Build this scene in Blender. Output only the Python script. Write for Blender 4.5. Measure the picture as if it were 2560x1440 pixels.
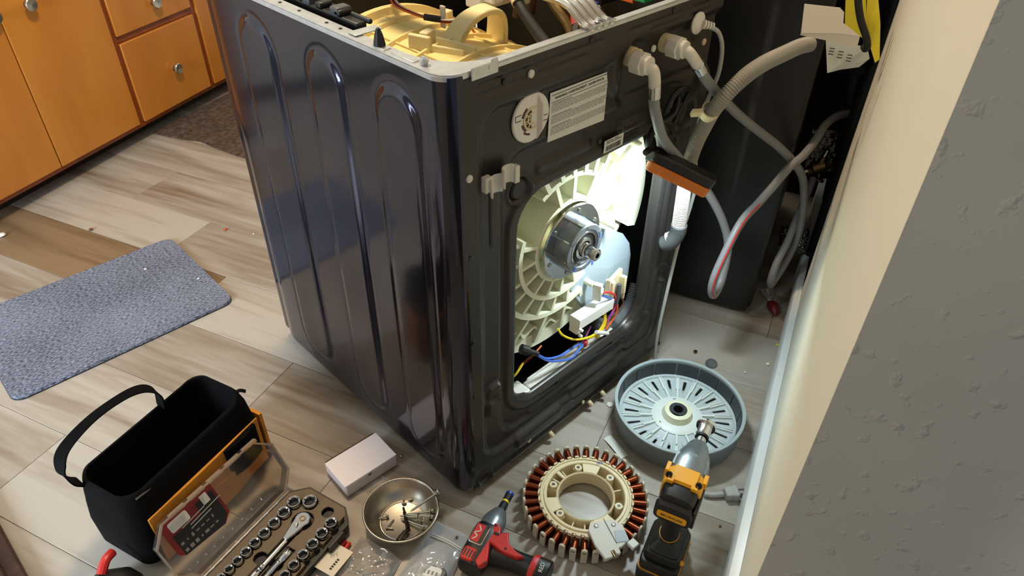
import bpy, bmesh, math, random
import numpy as np
from mathutils import Vector, Matrix, Euler
random.seed(7)
S = bpy.context.scene
COL = S.collection
PI = math.pi
for o in list(bpy.data.objects): bpy.data.objects.remove(o)

# ------------------------------------------------------------------ camera, world, lights, exposure
cam = bpy.data.objects.new('camera', bpy.data.cameras.new('camera'))
COL.objects.link(cam)
cam.location = (-0.57232, -0.70443, 1.30506)
cam.rotation_euler = (0.904393, -0.012375, -0.775425)
cam.data.sensor_width = 36.0
cam.data.lens = 1780.47 / 2560 * 36.0
cam.data.clip_start = 0.02
S.camera = cam
S.view_settings.view_transform = 'Standard'
S.view_settings.look = 'None'
S.view_settings.gamma = 1.0
S.view_settings.use_curve_mapping = False
S.view_settings.exposure = -0.20

w = bpy.data.worlds.new('world'); S.world = w; w.use_nodes = True
w.node_tree.nodes['Background'].inputs[0].default_value = (0.80, 0.88, 1.0, 1)
w.node_tree.nodes['Background'].inputs[1].default_value = 0.31

RA = math.radians(21.0)
UX = Vector((math.cos(RA), math.sin(RA), 0)); VX = Vector((-math.sin(RA), math.cos(RA), 0))
def RU(u, v, z=0.0): return UX * u + VX * v + Vector((0, 0, z))

def area(name, loc, direction, sx, sy, power, color, shape='RECTANGLE', spread=PI):
    d = bpy.data.lights.new(name, 'AREA'); d.shape = shape; d.size = sx
    if shape in ('RECTANGLE', 'ELLIPSE'): d.size_y = sy
    d.energy = power; d.color = color; d.spread = spread
    o = bpy.data.objects.new(name, d); COL.objects.link(o)
    o.location = loc; o.rotation_euler = Vector(direction).to_track_quat('-Z', 'Y').to_euler()
    return o
# kitchen ceiling lamp (warm), daylight through the window on the left
CEIL = Vector((0.13, 0.82, 2.36))
area('ceiling_lamp_light', CEIL, (0, 0, -1), 0.30, 0.30, 40, (1.0, 0.76, 0.50), 'DISK')
area('window_daylight', RU(-2.9, 1.22, 1.2), UX + Vector((0, 0, -0.25)), 1.1, 1.3, 185, (0.72, 0.86, 1.0))
# LED work light hanging on the washer (lens built further down at the same place)
LED_C = Vector((0.519, -0.066, 0.630)); LED_N = Vector((-0.16, 0.24, -0.95)).normalized()
LED_A = Vector((0.058, -0.090, -0.042)).normalized(); LED_N = (LED_N - LED_A*LED_N.dot(LED_A)).normalized()

# ------------------------------------------------------------------ materials
def lin(c):
    return tuple(((x/255)/12.92 if x/255 <= 0.04045 else ((x/255+0.055)/1.055)**2.4) for x in c)
def mat(name, c, rough=0.5, metal=0.0, spec=0.5, noise=0.0, nscale=30.0, bump=0.0, bscale=200.0, coat=0.0, trans=0.0, sss=0.0, rnd=0.0, c2=None, aniso=None, ior=None, lumps=0):
    m = bpy.data.materials.new(name); m.use_nodes = True
    nt = m.node_tree; N = nt.nodes; L = nt.links; b = N['Principled BSDF']
    col = lin(c) + (1,)
    b.inputs['Base Color'].default_value = col
    b.inputs['Roughness'].default_value = rough
    b.inputs['Metallic'].default_value = metal
    b.inputs['Specular IOR Level'].default_value = spec
    b.inputs['Coat Weight'].default_value = coat
    b.inputs['Coat Roughness'].default_value = 0.08
    b.inputs['Transmission Weight'].default_value = trans
    if ior: b.inputs['IOR'].default_value = ior
    if sss:
        b.inputs['Subsurface Weight'].default_value = sss
        b.inputs['Subsurface Scale'].default_value = 0.01
    tc = N.new('ShaderNodeTexCoord')
    if noise or c2:
        n = N.new('ShaderNodeTexNoise'); n.inputs['Scale'].default_value = nscale; n.inputs['Detail'].default_value = 5
        src = tc.outputs['Object']
        if aniso:
            mp = N.new('ShaderNodeMapping'); mp.inputs['Scale'].default_value = aniso
            L.new(src, mp.inputs[0]); src = mp.outputs[0]
        L.new(src, n.inputs['Vector'])
        r = N.new('ShaderNodeValToRGB')
        k = noise if noise else 0.0
        a = lin(c); d = lin(c2) if c2 else a
        r.color_ramp.elements[0].position = 0.35; r.color_ramp.elements[1].position = 0.68
        r.color_ramp.elements[0].color = tuple(x*(1-k) for x in a) + (1,)
        r.color_ramp.elements[1].color = tuple(min(1, x*(1+k)) for x in d) + (1,)
        L.new(n.outputs['Fac'], r.inputs[0]); L.new(r.outputs[0], b.inputs['Base Color'])
    if lumps:
        n2 = N.new('ShaderNodeTexNoise'); n2.inputs['Scale'].default_value = lumps; n2.inputs['Detail'].default_value = 3
        L.new(tc.outputs['Object'], n2.inputs['Vector'])
        r2 = N.new('ShaderNodeValToRGB'); r2.color_ramp.elements[0].position = 0.60; r2.color_ramp.elements[1].position = 0.78; L.new(n2.outputs['Fac'], r2.inputs[0])
        bp = N.new('ShaderNodeBump'); bp.inputs['Strength'].default_value = 0.6; bp.inputs['Distance'].default_value = 0.004
        L.new(r2.outputs[0], bp.inputs['Height']); L.new(bp.outputs[0], b.inputs['Normal'])
    if bump:
        n2 = N.new('ShaderNodeTexNoise'); n2.inputs['Scale'].default_value = bscale; n2.inputs['Detail'].default_value = 4
        L.new(tc.outputs['Object'], n2.inputs['Vector'])
        bp = N.new('ShaderNodeBump'); bp.inputs['Strength'].default_value = bump; bp.inputs['Distance'].default_value = 0.004 if bump < 0.5 else 0.02
        L.new(n2.outputs['Fac'], bp.inputs['Height']); L.new(bp.outputs[0], b.inputs['Normal'])
    return m
def clear_mat(name, tint, gloss=0.12, haze=0.0, hazec=(230, 232, 235), rough=0.06):
    m = bpy.data.materials.new(name); m.use_nodes = True
    nt = m.node_tree; N = nt.nodes; L = nt.links; N.clear()
    out = N.new('ShaderNodeOutputMaterial'); t = N.new('ShaderNodeBsdfTransparent'); g = N.new('ShaderNodeBsdfGlossy')
    t.inputs[0].default_value = lin(tint) + (1,); g.inputs['Roughness'].default_value = rough
    fr = N.new('ShaderNodeFresnel'); fr.inputs[0].default_value = 1.45
    ma = N.new('ShaderNodeMath'); ma.operation = 'MULTIPLY_ADD'; ma.inputs[1].default_value = 0.9; ma.inputs[2].default_value = gloss
    L.new(fr.outputs[0], ma.inputs[0])
    mx = N.new('ShaderNodeMixShader'); L.new(ma.outputs[0], mx.inputs[0]); L.new(t.outputs[0], mx.inputs[1]); L.new(g.outputs[0], mx.inputs[2])
    last = mx
    if haze:
        d = N.new('ShaderNodeBsdfDiffuse'); d.inputs[0].default_value = lin(hazec) + (1,)
        tl = N.new('ShaderNodeBsdfTranslucent'); tl.inputs[0].default_value = lin(hazec) + (1,)
        dm = N.new('ShaderNodeMixShader'); dm.inputs[0].default_value = 0.4; L.new(d.outputs[0], dm.inputs[1]); L.new(tl.outputs[0], dm.inputs[2])
        m2 = N.new('ShaderNodeMixShader'); m2.inputs[0].default_value = haze
        L.new(mx.outputs[0], m2.inputs[1]); L.new(dm.outputs[0], m2.inputs[2]); last = m2
    L.new(last.outputs[0], out.inputs[0])
    return m
def emit_mat(name, c, s):
    m = bpy.data.materials.new(name); m.use_nodes = True
    b = m.node_tree.nodes['Principled BSDF']; b.inputs['Emission Color'].default_value = tuple(c) + (1,); b.inputs['Emission Strength'].default_value = s
    return m

def wood_mat(name, light, dark, grain=(1.2, 14, 14), scale=6.0, rough=0.38, streak=0.5, rnd=0.35, bump=0.05, pos=(0.38, 0.72)):
    m = bpy.data.materials.new(name); m.use_nodes = True
    nt = m.node_tree; N = nt.nodes; L = nt.links; b = N['Principled BSDF']
    b.inputs['Roughness'].default_value = rough
    tc = N.new('ShaderNodeTexCoord'); oi = N.new('ShaderNodeObjectInfo')
    ad = N.new('ShaderNodeVectorMath'); ad.operation = 'MULTIPLY_ADD'
    cmb = N.new('ShaderNodeCombineXYZ'); ml = N.new('ShaderNodeMath'); ml.operation = 'MULTIPLY'; ml.inputs[1].default_value = 37.0
    L.new(oi.outputs['Random'], ml.inputs[0])
    for i in range(3): L.new(ml.outputs[0], cmb.inputs[i])
    ad.inputs[1].default_value = (1, 1, 1); L.new(tc.outputs['Object'], ad.inputs[0]); L.new(cmb.outputs[0], ad.inputs[2])
    mp = N.new('ShaderNodeMapping'); mp.inputs['Scale'].default_value = grain; L.new(ad.outputs[0], mp.inputs[0])
    n1 = N.new('ShaderNodeTexNoise'); n1.inputs['Scale'].default_value = scale; n1.inputs['Detail'].default_value = 8; n1.inputs['Distortion'].default_value = 0.6
    L.new(mp.outputs[0], n1.inputs['Vector'])
    n2 = N.new('ShaderNodeTexNoise'); n2.inputs['Scale'].default_value = scale * 0.22; n2.inputs['Detail'].default_value = 3; n2.inputs['Distortion'].default_value = 1.0
    L.new(mp.outputs[0], n2.inputs['Vector'])
    # fac = streak*n2 + (1-streak)*n1 + rnd*(random-.5)
    a1 = N.new('ShaderNodeMix'); a1.data_type = 'FLOAT'; a1.inputs[0].default_value = streak
    L.new(n1.outputs['Fac'], a1.inputs[2]); L.new(n2.outputs['Fac'], a1.inputs[3])
    a2 = N.new('ShaderNodeMath'); a2.operation = 'MULTIPLY_ADD'; a2.inputs[1].default_value = rnd; L.new(oi.outputs['Random'], a2.inputs[0]); L.new(a1.outputs[0], a2.inputs[2])
    a3 = N.new('ShaderNodeMath'); a3.operation = 'SUBTRACT'; a3.inputs[1].default_value = rnd * 0.5; L.new(a2.outputs[0], a3.inputs[0])
    r = N.new('ShaderNodeValToRGB'); e = r.color_ramp.elements
    e[0].position = pos[0]; e[1].position = pos[1]
    e[0].color = lin(light) + (1,); e[1].color = lin(dark) + (1,)
    L.new(a3.outputs[0], r.inputs[0]); L.new(r.outputs[0], b.inputs['Base Color'])
    bp = N.new('ShaderNodeBump'); bp.inputs['Strength'].default_value = bump; bp.inputs['Distance'].default_value = 0.002
    L.new(n1.outputs['Fac'], bp.inputs['Height']); L.new(bp.outputs[0], b.inputs['Normal'])
    return m

M = {}
M['plank'] = wood_mat('vinyl_plank', (174, 166, 155), (116, 98, 78), grain=(11, 0.9, 11), scale=3.6, rough=0.33, streak=0.6, rnd=0.20, pos=(0.42, 0.74))
M['plankdark'] = wood_mat('vinyl_plank_dark', (134, 112, 86), (86, 66, 46), grain=(11, 0.9, 11), scale=3.6, rough=0.36, streak=0.6, rnd=0.1, pos=(0.42, 0.74))
M['underlay'] = mat('underlay', (40, 36, 32), 0.9)
M['wall'] = mat('painted_wall', (216, 211, 196), 0.75, noise=0.03, nscale=3, bump=0.25, bscale=70)
M['wallrough'] = mat('textured_wall', (200, 194, 182), 0.8, noise=0.05, nscale=4, lumps=46)
M['trim'] = mat('white_trim', (214, 216, 216), 0.35, bump=0.05, bscale=30)
M['ceil'] = mat('ceiling_paint', (225, 222, 215), 0.9)
M['darkwood'] = wood_mat('dark_stained_wood', (78, 40, 22), (44, 20, 10), grain=(14, 14, 1.2), scale=5, rough=0.5)
M['cab'] = wood_mat('honey_birch', (210, 142, 58), (184, 108, 36), grain=(6, 6, 1.0), scale=2.4, rough=0.28, streak=0.75, rnd=0.10, pos=(0.3, 0.75), bump=0.02)
M['cabframe'] = wood_mat('birch_frame', (150, 76, 30), (112, 50, 18), grain=(8, 8, 1.2), scale=3.0, rough=0.32, rnd=0.1)
M['toekick'] = mat('toe_kick', (64, 42, 28), 0.6, noise=0.5, nscale=9, c2=(30, 22, 18))
M['nickel'] = mat('brushed_nickel', (196, 190, 180), 0.28, 1.0)
M['steelpaint'] = mat('graphite_panel', (66, 65, 76), 0.13, 0.85, coat=0.08)
M['backpaint'] = mat('graphite_back', (58, 55, 53), 0.34, 0.55, bump=0.02, bscale=300)
M['galv'] = mat('galvanised', (208, 212, 216), 0.34, 0.75, noise=0.08, nscale=60)
M['alu'] = mat('aluminium', (205, 200, 190), 0.25, 1.0)
M['steel'] = mat('bright_steel', (200, 202, 204), 0.16, 1.0)
M['chrome'] = mat('chrome', (222, 222, 222), 0.08, 1.0)
M['zinc'] = mat('zinc_screw', (170, 172, 160), 0.3, 0.95)
M['tub'] = mat('tub_plastic', (236, 216, 150), 0.42, sss=0.2)
M['tubhook'] = mat('tub_hook', (236, 222, 170), 0.42, sss=0.2)
M['cream'] = mat('cream_plastic', (226, 226, 198), 0.42, sss=0.1)
M['ivory'] = mat('ivory_nylon', (222, 205, 165), 0.45)
M['white'] = mat('white_plastic', (226, 222, 214), 0.45)
M['offwhite'] = mat('milky_plastic', (214, 210, 200), 0.4, sss=0.2)
M['greyplate'] = mat('grey_cover', (150, 162, 170), 0.42)
M['black'] = mat('black_plastic', (20, 20, 21), 0.42)
M['blackrub'] = mat('black_rubber', (16, 16, 17), 0.6)
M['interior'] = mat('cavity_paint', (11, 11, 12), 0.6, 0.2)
M['hose'] = mat('grey_hose', (128, 128, 130), 0.45)
M['cuff'] = mat('dark_cuff', (62, 64, 66), 0.55)
M['drain'] = mat('corrugated_grey', (150, 146, 138), 0.5)
M['cord'] = mat('cord_grey', (170, 170, 164), 0.5)
M['copper'] = mat('copper_wire', (132, 62, 34), 0.32, 0.85, noise=0.3, nscale=3, aniso=(1, 1, 160))
M['tooth'] = mat('lamination', (206, 196, 172), 0.5)
M['pcb'] = mat('hall_board', (214, 210, 198), 0.5)
M['rotor'] = mat('rotor_grey', (112, 118, 122), 0.42)
M['rotorin'] = mat('rotor_plate', (178, 190, 194), 0.40)
M['rib'] = mat('rotor_rib', (214, 222, 220), 0.4)
M['magnet'] = mat('magnet', (46, 50, 54), 0.45)
M['rotorrim'] = mat('rotor_rim', (158, 172, 176), 0.32)
M['mat'] = None
M['orange'] = mat('orange_rubber', (206, 112, 34), 0.5)
M['led'] = emit_mat('led_lens', (0.86, 0.98, 1.0), 22)
M['paper'] = mat('paper', (226, 216, 198), 0.7)
M['paperw'] = mat('paper_white', (214, 214, 208), 0.7)
M['yellow'] = mat('yellow_card', (226, 206, 46), 0.6)
M['ink'] = mat('ink', (40, 38, 36), 0.7)
M['inkgrey'] = mat('ink_grey', (130, 126, 122), 0.7)
M['blueink'] = mat('blue_ink', (70, 100, 190), 0.6)
M['canvas'] = mat('black_canvas', (6, 6, 7), 0.9, spec=0.15, bump=0.3, bscale=500)
M['tan'] = mat('tan_canvas', (226, 150, 48), 0.8, noise=0.1, nscale=40, bump=0.2, bscale=500)
M['tray'] = mat('tray_plastic', (98, 82, 58), 0.55, noise=0.06, nscale=20)
M['trayblk'] = mat('tray_black', (20, 19, 18), 0.5)
M['red'] = mat('red_plastic', (196, 40, 38), 0.42)
M['redlabel'] = mat('red_label', (120, 20, 22), 0.5)
M['drillgrey'] = mat('cast_grey', (132, 138, 144), 0.32, 0.6)
M['wrenchyel'] = mat('wrench_yellow', (240, 168, 22), 0.42)
M['blue'] = mat('blue_plastic', (30, 62, 160), 0.4)
M['ylw'] = mat('yellow_plastic', (232, 200, 30), 0.4)
M['clear'] = clear_mat('clear_lid', (244, 238, 230), 0.015, 0.03)
M['bagfilm'] = clear_mat('bag_film', (245, 245, 245), 0.16, 0.50, rough=0.10)
M['bagfilm2'] = clear_mat('bag_film_thin', (250, 248, 245), 0.10, 0.17, rough=0.12)
M['carton'] = mat('carton', (226, 216, 216), 0.6)
M['foil'] = mat('crumpled_foil', (190, 190, 190), 0.25, 1.0, bump=1.0, bscale=60)
M['brass'] = mat('brass', (122, 100, 62), 0.35, 0.9)
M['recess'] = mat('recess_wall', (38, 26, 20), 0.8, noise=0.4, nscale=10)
M['dryer'] = mat('black_enamel', (19, 19, 21), 0.3)
M['brown'] = mat('brown_board', (74, 50, 38), 0.6, noise=0.4, nscale=14)
M['carpet'] = mat('brown_carpet', (96, 76, 58), 0.95, noise=0.5, nscale=60, bump=0.8, bscale=220)
M['wred'] = mat('wire_red', (206, 48, 44), 0.5); M['wblue'] = mat('wire_blue', (66, 110, 205), 0.5)
M['wviolet'] = mat('wire_violet', (150, 60, 140), 0.5); M['worange'] = mat('wire_orange', (216, 96, 36), 0.5)
M['pink'] = mat('pink_connector', (176, 62, 66), 0.5); M['green'] = mat('green_wire', (40, 150, 90), 0.5)
M['lilac'] = mat('damper_grey', (120, 122, 140), 0.4)
M['capdk'] = mat('canister_grey', (70, 74, 76), 0.4)
M['gold'] = mat('gold_text', (206, 140, 40), 0.5)
M['crumbbrown'] = mat('crumb_brown', (110, 70, 40), 0.8); M['crumbred'] = mat('crumb_red', (190, 70, 30), 0.7)
# ------------------------------------------------------------------ helpers
def catmull(pts, n=8):
    P = [Vector(p) for p in pts]; out = []
    for i in range(len(P) - 1):
        a = P[i-1] if i else P[0] * 2 - P[1]; b = P[i]; c = P[i+1]; d = P[i+2] if i + 2 < len(P) else P[-1] * 2 - P[-2]
        for k in range(n):
            t = k / n
            out.append(0.5 * ((2*b) + (c-a)*t + (2*a-5*b+4*c-d)*t*t + (3*b-a-3*c+d)*t**3))
    out.append(P[-1]); return out
def resample(P, step):
    out = [P[0]]; acc = 0.0
    for a, b in zip(P, P[1:]):
        L = (b-a).length
        if L < 1e-9: continue
        t = step - acc
        while t <= L:
            out.append(a + (b-a)*(t/L)); t += step
        acc = (acc + L) % step
    return out
class MB:
    def __init__(s): s.v = []; s.f = []
    def add(s, V, F, mx=None):
        o = len(s.v)
        for p in V:
            p = Vector(p)
            s.v.append(tuple(mx @ p) if mx else tuple(p))
        s.f += [tuple(i + o for i in f) for f in F]; return s
    def box(s, c, d, mx=None, taper=1.0, rot=0.0):
        x, y, z = (k/2 for k in d); V = []
        cr, sr = math.cos(rot), math.sin(rot)
        for k, t in ((-1, 1.0), (1, taper)):
            for i, j in ((-1, -1), (1, -1), (1, 1), (-1, 1)):
                px, py = i*x*t, j*y*t
                V.append((c[0] + px*cr - py*sr, c[1] + px*sr + py*cr, c[2] + k*z))
        return s.add(V, [(3, 2, 1, 0), (4, 5, 6, 7), (0, 1, 5, 4), (1, 2, 6, 5), (2, 3, 7, 6), (3, 0, 4, 7)], mx)
    def rings(s, R, closed=True, cap0=False, cap1=False, mx=None, loop=False):
        n = len(R[0]); V = [p for r in R for p in r]; F = []
        m = len(R)
        for i in range(m if loop else m - 1):
            i2 = (i+1) % m
            for j in range(n if closed else n - 1):
                j2 = (j+1) % n
                F.append((i*n+j, i*n+j2, i2*n+j2, i2*n+j))
        if cap0: F.append(tuple(range(n-1, -1, -1)))
        if cap1: F.append(tuple((m-1)*n + j for j in range(n)))
        return s.add(V, F, mx)
    def tube(s, pts, r, n=8, smooth=6, cap=True, step=None, rf=None, mx=None, flat=1.0):
        P = catmull(pts, smooth) if smooth else [Vector(p) for p in pts]
        if step: P = resample(P, step)
        R = []; up = None
        for i, p in enumerate(P):
            t = (P[min(i+1, len(P)-1)] - P[max(i-1, 0)])
            if t.length < 1e-9: t = Vector((0, 0, 1))
            t.normalize()
            if up is None:
                a = Vector((0, 0, 1)) if abs(t.z) < 0.9 else Vector((1, 0, 0)); up = (a - t*a.dot(t)).normalized()
            else:
                up = (up - t*up.dot(t)); up = up.normalized() if up.length > 1e-6 else Vector((1, 0, 0))
            sd = t.cross(up); rr = rf(i, len(P)) if rf else r
            R.append([p + (up*math.cos(2*PI*k/n)*flat + sd*math.sin(2*PI*k/n))*rr for k in range(n)])
        return s.rings(R, True, cap, cap, mx)
    def lathe(s, prof, n=32, mx=None, cap0=False, cap1=False, loop=False, a0=0.0):
        return s.rings([[(r*math.cos(a0+2*PI*k/n), r*math.sin(a0+2*PI*k/n), z) for k in range(n)] for r, z in prof], True, cap0, cap1, mx, loop)
    def prism(s, poly, z0, z1, mx=None, inset=0.0):
        n = len(poly); cx = sum(p[0] for p in poly)/n; cy = sum(p[1] for p in poly)/n
        V = [(x, y, z0) for x, y in poly] + [(cx+(x-cx)*(1-inset), cy+(y-cy)*(1-inset), z1) for x, y in poly]
        return s.add(V, [tuple(range(n-1, -1, -1)), tuple(range(n, 2*n))] + [(i, (i+1) % n, n+(i+1) % n, n+i) for i in range(n)], mx)
    def build(s, name, m, parent=None, smooth=35, bevel=0.0, seg=2, solid=0.0, loc=None, kind=None, subsurf=0):
        me = bpy.data.meshes.new(name); me.from_pydata(s.v, [], s.f); me.update()
        bm = bmesh.new(); bm.from_mesh(me); bmesh.ops.recalc_face_normals(bm, faces=bm.faces); bm.to_mesh(me); bm.free()
        o = bpy.data.objects.new(name, me); COL.objects.link(o); me.materials.append(m)
        if parent: o.parent = parent
        if loc: o.location = loc
        if smooth:
            me.polygons.foreach_set('use_smooth', [True]*len(me.polygons)); me.set_sharp_from_angle(angle=math.radians(smooth))
        if solid:
            q = o.modifiers.new('s', 'SOLIDIFY'); q.thickness = solid; q.offset = -1
        if subsurf:
            q = o.modifiers.new('ss', 'SUBSURF'); q.levels = subsurf; q.render_levels = subsurf
        if bevel:
            q = o.modifiers.new('b', 'BEVEL'); q.width = bevel; q.segments = seg; q.limit_method = 'ANGLE'; q.angle_limit = math.radians(40); q.harden_normals = False
        if kind: o['kind'] = kind
        return o
def frame(o, x, y=None, z=None):
    """matrix with origin o, local x axis along x and local z close to z"""
    x = Vector(x).normalized(); z = Vector(z if z is not None else (0, 0, 1)); y = z.cross(x).normalized(); z = x.cross(y)
    m = Matrix((x, y, z)).transposed().to_4x4(); m.translation = Vector(o); return m
def along(o, d):
    """matrix whose local z axis points along d"""
    q = Vector(d).to_track_quat('Z', 'Y').to_matrix().to_4x4(); q.translation = Vector(o); return q
def thing(name, label, cat, loc=(0, 0, 0), rz=0.0, group=None):
    o = bpy.data.objects.new(name, None); COL.objects.link(o); o.location = loc; o.rotation_euler = (0, 0, rz); o.empty_display_size = 0.05
    o['label'] = label; o['category'] = cat
    if group: o['group'] = group
    return o
def tag(o, label, cat, group=None):
    o['label'] = label; o['category'] = cat
    if group: o['group'] = group
    return o
def struct(o): o['kind'] = 'structure'; return o
def roundrect(x0, y0, x1, y1, r, n=6):
    P = []
    for cx, cy, a in ((x1-r, y1-r, 0), (x0+r, y1-r, 90), (x0+r, y0+r, 180), (x1-r, y0+r, 270)):
        for k in range(n+1):
            t = math.radians(a + 90*k/n); P.append((cx + r*math.cos(t), cy + r*math.sin(t)))
    return P
# signed distances on numpy arrays
def sd_rr(x, y, x0, y0, x1, y1, r):
    qx = np.abs(x-(x0+x1)/2) - (x1-x0)/2 + r; qy = np.abs(y-(y0+y1)/2) - (y1-y0)/2 + r
    return np.hypot(np.maximum(qx, 0), np.maximum(qy, 0)) + np.minimum(np.maximum(qx, qy), 0) - r
def sd_c(x, y, cx, cy, r): return np.hypot(x-cx, y-cy) - r
def step(d, w): 
    t = np.clip(0.5 - d/w, 0, 1); return t*t*(3-2*t)
def sheet(xs, ys, place, hf, hole=None):
    """height-field sheet: place(x, y, h) -> xyz; cells inside a hole are dropped and the rim snapped onto its outline"""
    X, Y = np.meshgrid(xs, ys); nx, ny = len(xs), len(ys)
    if hole is not None:
        D = hole(X, Y); c = xs[1]-xs[0]; e = 1e-4
        for _ in range(2):
            D = hole(X, Y); gx = (hole(X+e, Y)-hole(X-e, Y))/(2*e); gy = (hole(X, Y+e)-hole(X, Y-e))/(2*e)
            near = (np.abs(D) < 0.55*c) if _ == 0 else near
            X = np.where(near, X-D*gx, X); Y = np.where(near, Y-D*gy, Y)
        keepv = hole(X, Y) > -0.3*c
    else: keepv = np.ones_like(X, bool)
    H = hf(X, Y)
    V = [place(a, b, h) for a, b, h in zip(X.ravel(), Y.ravel(), H.ravel())]
    F = []; kv = keepv.ravel()
    for j in range(ny-1):
        for i in range(nx-1):
            q = (j*nx+i, j*nx+i+1, (j+1)*nx+i+1, (j+1)*nx+i)
            if kv[q[0]] and kv[q[1]] and kv[q[2]] and kv[q[3]]: F.append(q)
    used = sorted({i for f in F for i in f}); mp = {k: n for n, k in enumerate(used)}
    m = MB(); m.v = [tuple(V[k]) for k in used]; m.f = [tuple(mp[i] for i in f) for f in F]; return m
def text(name, body, size, m, parent, loc, rot=None, depth=0.0002, matrix=None, ax='CENTER'):
    c = bpy.data.curves.new(name, 'FONT'); c.body = body; c.size = size; c.align_x = ax; c.align_y = 'CENTER'; c.extrude = depth
    c.materials.append(m); c.resolution_u = 3; tmp = bpy.data.objects.new(name, c); COL.objects.link(tmp)
    bpy.context.view_layer.update()
    me = bpy.data.meshes.new_from_object(tmp.evaluated_get(bpy.context.evaluated_depsgraph_get())); bpy.data.objects.remove(tmp); bpy.data.curves.remove(c)
    o = bpy.data.objects.new(name, me); COL.objects.link(o)
    if parent: o.parent = parent
    if matrix is not None: o.matrix_local = matrix
    else:
        o.location = loc
        if rot: o.rotation_euler = rot
    return o

# ------------------------------------------------------------------ the room
floor = struct(MB().box((0.55, 0.85, -0.016), (5.2, 4.6, 0.02)).build('floor', M['underlay']))
floor.rotation_euler = (0, 0, RA); floor.location = RU(0, 0)
PW = 0.21; PLEN = 1.22
ends = {0: 0.606, 1: 1.02, 2: 1.276, 3: 1.63, -1: 0.30, -2: 0.93, -3: 0.52, 4: 0.72, 5: 1.15}
mesh_cache = {}
for k in range(-6, 9):
    u0 = -0.01 + PW*k
    v = ends.get(k, random.uniform(0, PLEN)) - 3*PLEN
    while v < 2.25:
        a, b = max(v, -0.72), min(v + PLEN, 2.3)
        if u0 + PW < -0.16: a = max(a, -1.3 if False else -0.72)
        if b - a > 0.02:
            L = b - a - 0.0009; key = round(L, 4)
            if key not in mesh_cache:
                hx, hy = (PW-0.0009)/2, L/2; c = 0.0008
                V = [(-hx, -hy, -0.006), (hx, -hy, -0.006), (hx, hy, -0.006), (-hx, hy, -0.006), (-hx, -hy, -c), (hx, -hy, -c), (hx, hy, -c), (-hx, hy, -c), (-hx+c, -hy+c, 0), (hx-c, -hy+c, 0), (hx-c, hy-c, 0), (-hx+c, hy-c, 0)]
                F = [(0, 1, 5, 4), (1, 2, 6, 5), (2, 3, 7, 6), (3, 0, 4, 7), (4, 5, 9, 8), (5, 6, 10, 9), (6, 7, 11, 10), (7, 4, 8, 11), (8, 9, 10, 11)]
                me = bpy.data.meshes.new('plank'); me.from_pydata(V, [], F); me.materials.append(M['plank']); mesh_cache[key] = me
            o = bpy.data.objects.new('plank', mesh_cache[key]); COL.objects.link(o); o.parent = floor
            o.location = (u0 + PW/2, (a+b)/2, 0)
            if (k == 1 and a > 0.9 and a < 1.2): o.data = o.data.copy(); o.data.materials.clear(); o.data.materials.append(M['plankdark'])
        v += PLEN
def room(mb, name, m, **kw):
    o = struct(mb.build(name, m, **kw)); o.rotation_euler = (0, 0, RA); return o
room(MB().box((0.55, 0.85, 2.46), (5.2, 4.6, 0.04)), 'ceiling', M['ceil'])
# wall on the right: runs from its outside corner (u -0.16) to the dryer recess (u 0.96)
UE, UF, WV = -0.155, 0.955, -0.553
room(MB().box(((UE+0.004+UF)/2, WV-0.055, 1.22), (UF-UE-0.004, 0.11, 2.44)), 'wall_right', M['wall'])
room(MB().box((UE+0.002, WV-0.8, 1.22), (0.004, 1.6, 2.44)), 'wall_end', M['wallrough'])
bb = MB().prism([(-0.532, 0.001), (-0.532, 0.092), (-0.536, 0.100), (-0.546, 0.104), (-0.5525, 0.106), (-0.5525, 0.001)], UE, 1.62,
                mx=Matrix(((0, 0, 1, 0), (1, 0, 0, 0), (0, 1, 0, 0), (0, 0, 0, 1))))
room(bb, 'baseboard_right', M['trim'])
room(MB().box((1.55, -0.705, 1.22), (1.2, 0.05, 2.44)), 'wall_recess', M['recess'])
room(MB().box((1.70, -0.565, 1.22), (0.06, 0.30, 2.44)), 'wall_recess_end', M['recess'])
room(MB().box((2.2, 0.8, 1.22), (0.06, 3.2, 2.44)), 'wall_far', M['wall'])
room(MB().box((0.5, 2.52, 1.22), (5.0, 0.06, 2.44)), 'wall_back', M['wall'])
# dark stained low threshold; beyond it an unseen wall, placed to shade the tools
th = MB(); th.box((-0.80, 0.45, 0.011), (0.205, 1.1, 0.020)); th.box((-0.81, 0.45, 0.024), (0.17, 1.1, 0.012))
struct(th.build('trim_1', M['darkwood'], bevel=0.005, seg=3)).rotation_euler = (0, 0, 0.03)
room(MB().box((-1.05, 0.18, 1.22), (0.10, 0.90, 2.44)), 'wall_left', M['wall'])

# ceiling lamp (above the frame)
cl = thing('ceiling_lamp', 'round ceiling lamp with a frosted bowl over the kitchen floor', 'lamp', (CEIL.x, CEIL.y, 2.37))
MB().lathe([(0.0, 0.066), (0.19, 0.066), (0.19, 0.04), (0.175, 0.036), (0.0, 0.036)], 32).build('lamp_base', M['white'], cl)

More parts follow.
